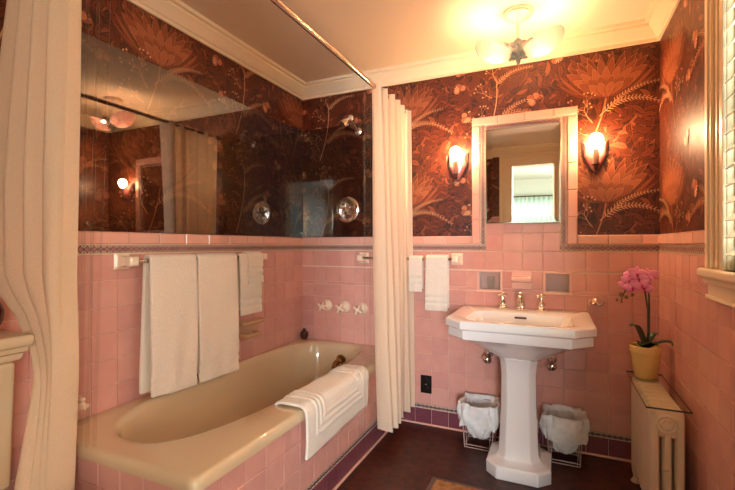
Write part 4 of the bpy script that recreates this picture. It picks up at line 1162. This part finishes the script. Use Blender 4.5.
for i,(x,y,z) in enumerate(((-.072,-.01,-.052),(-.050,-.016,-.062),(-.026,-.018,-.050),(-.088,-.012,-.078),(-.070,-.02,-.085))):
    MB().ball(FC+Vector((x,y,z)),.0095-.0012*i,12,0,(1,1,1.25)).build('bud','bud',orc)

# ------------------------------------------------------------------ toilet at the left edge
tX0=XL+.0105; tY0,tY1=-2.35,-1.865
to=thing('toilet',(-1.35,-2.1,0),'cream toilet with a stepped tank lid against the left wall','toilet')
mb=MB(); L=[]
for z,i in ((.40,.028),(.42,.018),(.795,.010)): L.append([(tX0+.002,tY0+i,z),(-1.490-i,tY0+i,z),(-1.490-i,tY1-i,z),(tX0+.002,tY1-i,z)])
mb.loops(L); mb.build('tank','tub',to,smooth=False,bevel=.012,bseg=3)
mb=MB(); L=[]
for z,e in ((.796,-.002),(.806,.004),(.820,.006),(.822,.012),(.838,.016),(.842,.022),(.862,.026),(.873,.022),(.877,.010)):
    L.append([(tX0+.001,tY0-e,z),(-1.498+e,tY0-e,z),(-1.498+e,tY1+e,z),(tX0+.001,tY1+e,z)])
mb.loops(L); mb.build('tank_lid','tub',to,smooth=True,angle=50,bevel=.004)
def oval(cx,cy,a,b,z,n=40,pw=2.2):
    return [(cx+math.copysign(abs(math.cos(2*PI*k/n))**(2/pw),math.cos(2*PI*k/n))*a,cy+math.copysign(abs(math.sin(2*PI*k/n))**(2/pw),math.sin(2*PI*k/n))*b,z) for k in range(n)]
cy=-2.107
L=[oval(-1.25,cy,.20,.11,0,pw=3),oval(-1.25,cy,.20,.11,.03,pw=3),oval(-1.25,cy,.15,.085,.10),oval(-1.24,cy,.16,.10,.22),oval(-1.22,cy,.225,.165,.34),oval(-1.215,cy,.245,.182,.385),oval(-1.215,cy,.243,.18,.395),oval(-1.205,cy,.185,.135,.395),oval(-1.205,cy,.17,.12,.36),oval(-1.21,cy,.10,.07,.25),oval(-1.22,cy,.03,.03,.22)]
mb=MB(); mb.loops(L,True,True); mb.box((-1.62,cy-.12,.30),(-1.42,cy+.12,.40)); mb.build('bowl','tub',to,angle=50)
L=[oval(-1.21,cy,.245,.185,.397),oval(-1.21,cy,.250,.19,.408),oval(-1.21,cy,.245,.185,.418),oval(-1.205,cy,.165,.118,.418),oval(-1.205,cy,.160,.113,.408),oval(-1.205,cy,.165,.118,.397)]
L.append(L[0]); MB().loops(L,False,False).build('seat','porc',to)
mb=MB(); L=[]
mb.lathe([(.012,0),(.012,.01),(.008,.014)],(-1.502,tY0+.07,.745),(1,0,0),14); mb.tube([(-1.490,tY0+.07,.745),(-1.485,tY0+.10,.742),(-1.485,tY0+.145,.736)],[.006,.006,.005],8); mb.build('flush_lever','chrome',to)
vs=thing('vase',(-1.560,-1.943,.877),'dark red round vase on the toilet tank lid at the left edge','vase')
MB().lathe([(.030,0),(.040,.008),(.058,.045),(.060,.075),(.048,.105),(.026,.122),(.024,.130),(.032,.138)],(-1.560,-1.943,.877),n=28).build('body','oxblood',vs)

# ------------------------------------------------------------------ camera, light, world
cam=bpy.data.cameras.new('camera'); co=bpy.data.objects.new('camera',cam); COL.objects.link(co)
co.location=CAM; co.rotation_euler=(PI/2,0,YAW); cam.sensor_width=36; cam.lens=419/735*36; cam.clip_start=.02
scene.camera=co
def area(name,loc,rot,sx,sy,power,col):
    l=bpy.data.lights.new(name,'AREA'); l.shape='RECTANGLE'; l.size=sx; l.size_y=sy; l.energy=power; l.color=col
    o=bpy.data.objects.new(name,l); COL.objects.link(o); o.location=loc; o.rotation_euler=rot; return o
# daylight outside the two seen windows, plus added fill behind the unseen ones
area('daylight_bedroom',(-.55,BY0-.35,1.45),(PI/2,0,0),1.3,1.4,5,(1.0,.98,.94))
area('fill_bedroom_far',(1.1,BY0-.35,1.45),(PI/2,0,0),1.1,1.4,115,(.88,.94,1.0))  # added cool fill lamp, shines through the doorway onto the sink
area('fill_bedroom_west',(BX0-.4,-4.45,1.4),(0,-PI/2,0),1.3,1.8,52,(1.0,.90,.78))  # added fill lamp at the unseen west opening
area('fill_bedroom_east',(BX1+.4,-4.45,1.4),(0,PI/2,0),1.3,1.8,52,(1.0,.90,.78))  # added fill lamp at the unseen east opening
area('daylight_window',(XR+.55,(WY0+WY1)/2,1.6),(0,PI/2,0),1.1,1.0,6,(.80,.95,1.0))
w=bpy.data.worlds.new('world'); scene.world=w; w.use_nodes=True
bg=w.node_tree.nodes['Background']; bg.inputs[0].default_value=(.70,.95,.88,1); bg.inputs[1].default_value=.55
vs_=scene.view_settings; vs_.view_transform='Standard'; vs_.look='None'; vs_.gamma=1; vs_.exposure=1.85; vs_.use_curve_mapping=False
scene.display_settings.display_device='sRGB'
cy_=scene.cycles
cy_.use_denoising=True; cy_.max_bounces=10; cy_.diffuse_bounces=5; cy_.glossy_bounces=5; cy_.transparent_max_bounces=16; cy_.transmission_bounces=6
cy_.sample_clamp_indirect=6; cy_.caustics_reflective=False; cy_.caustics_refractive=False
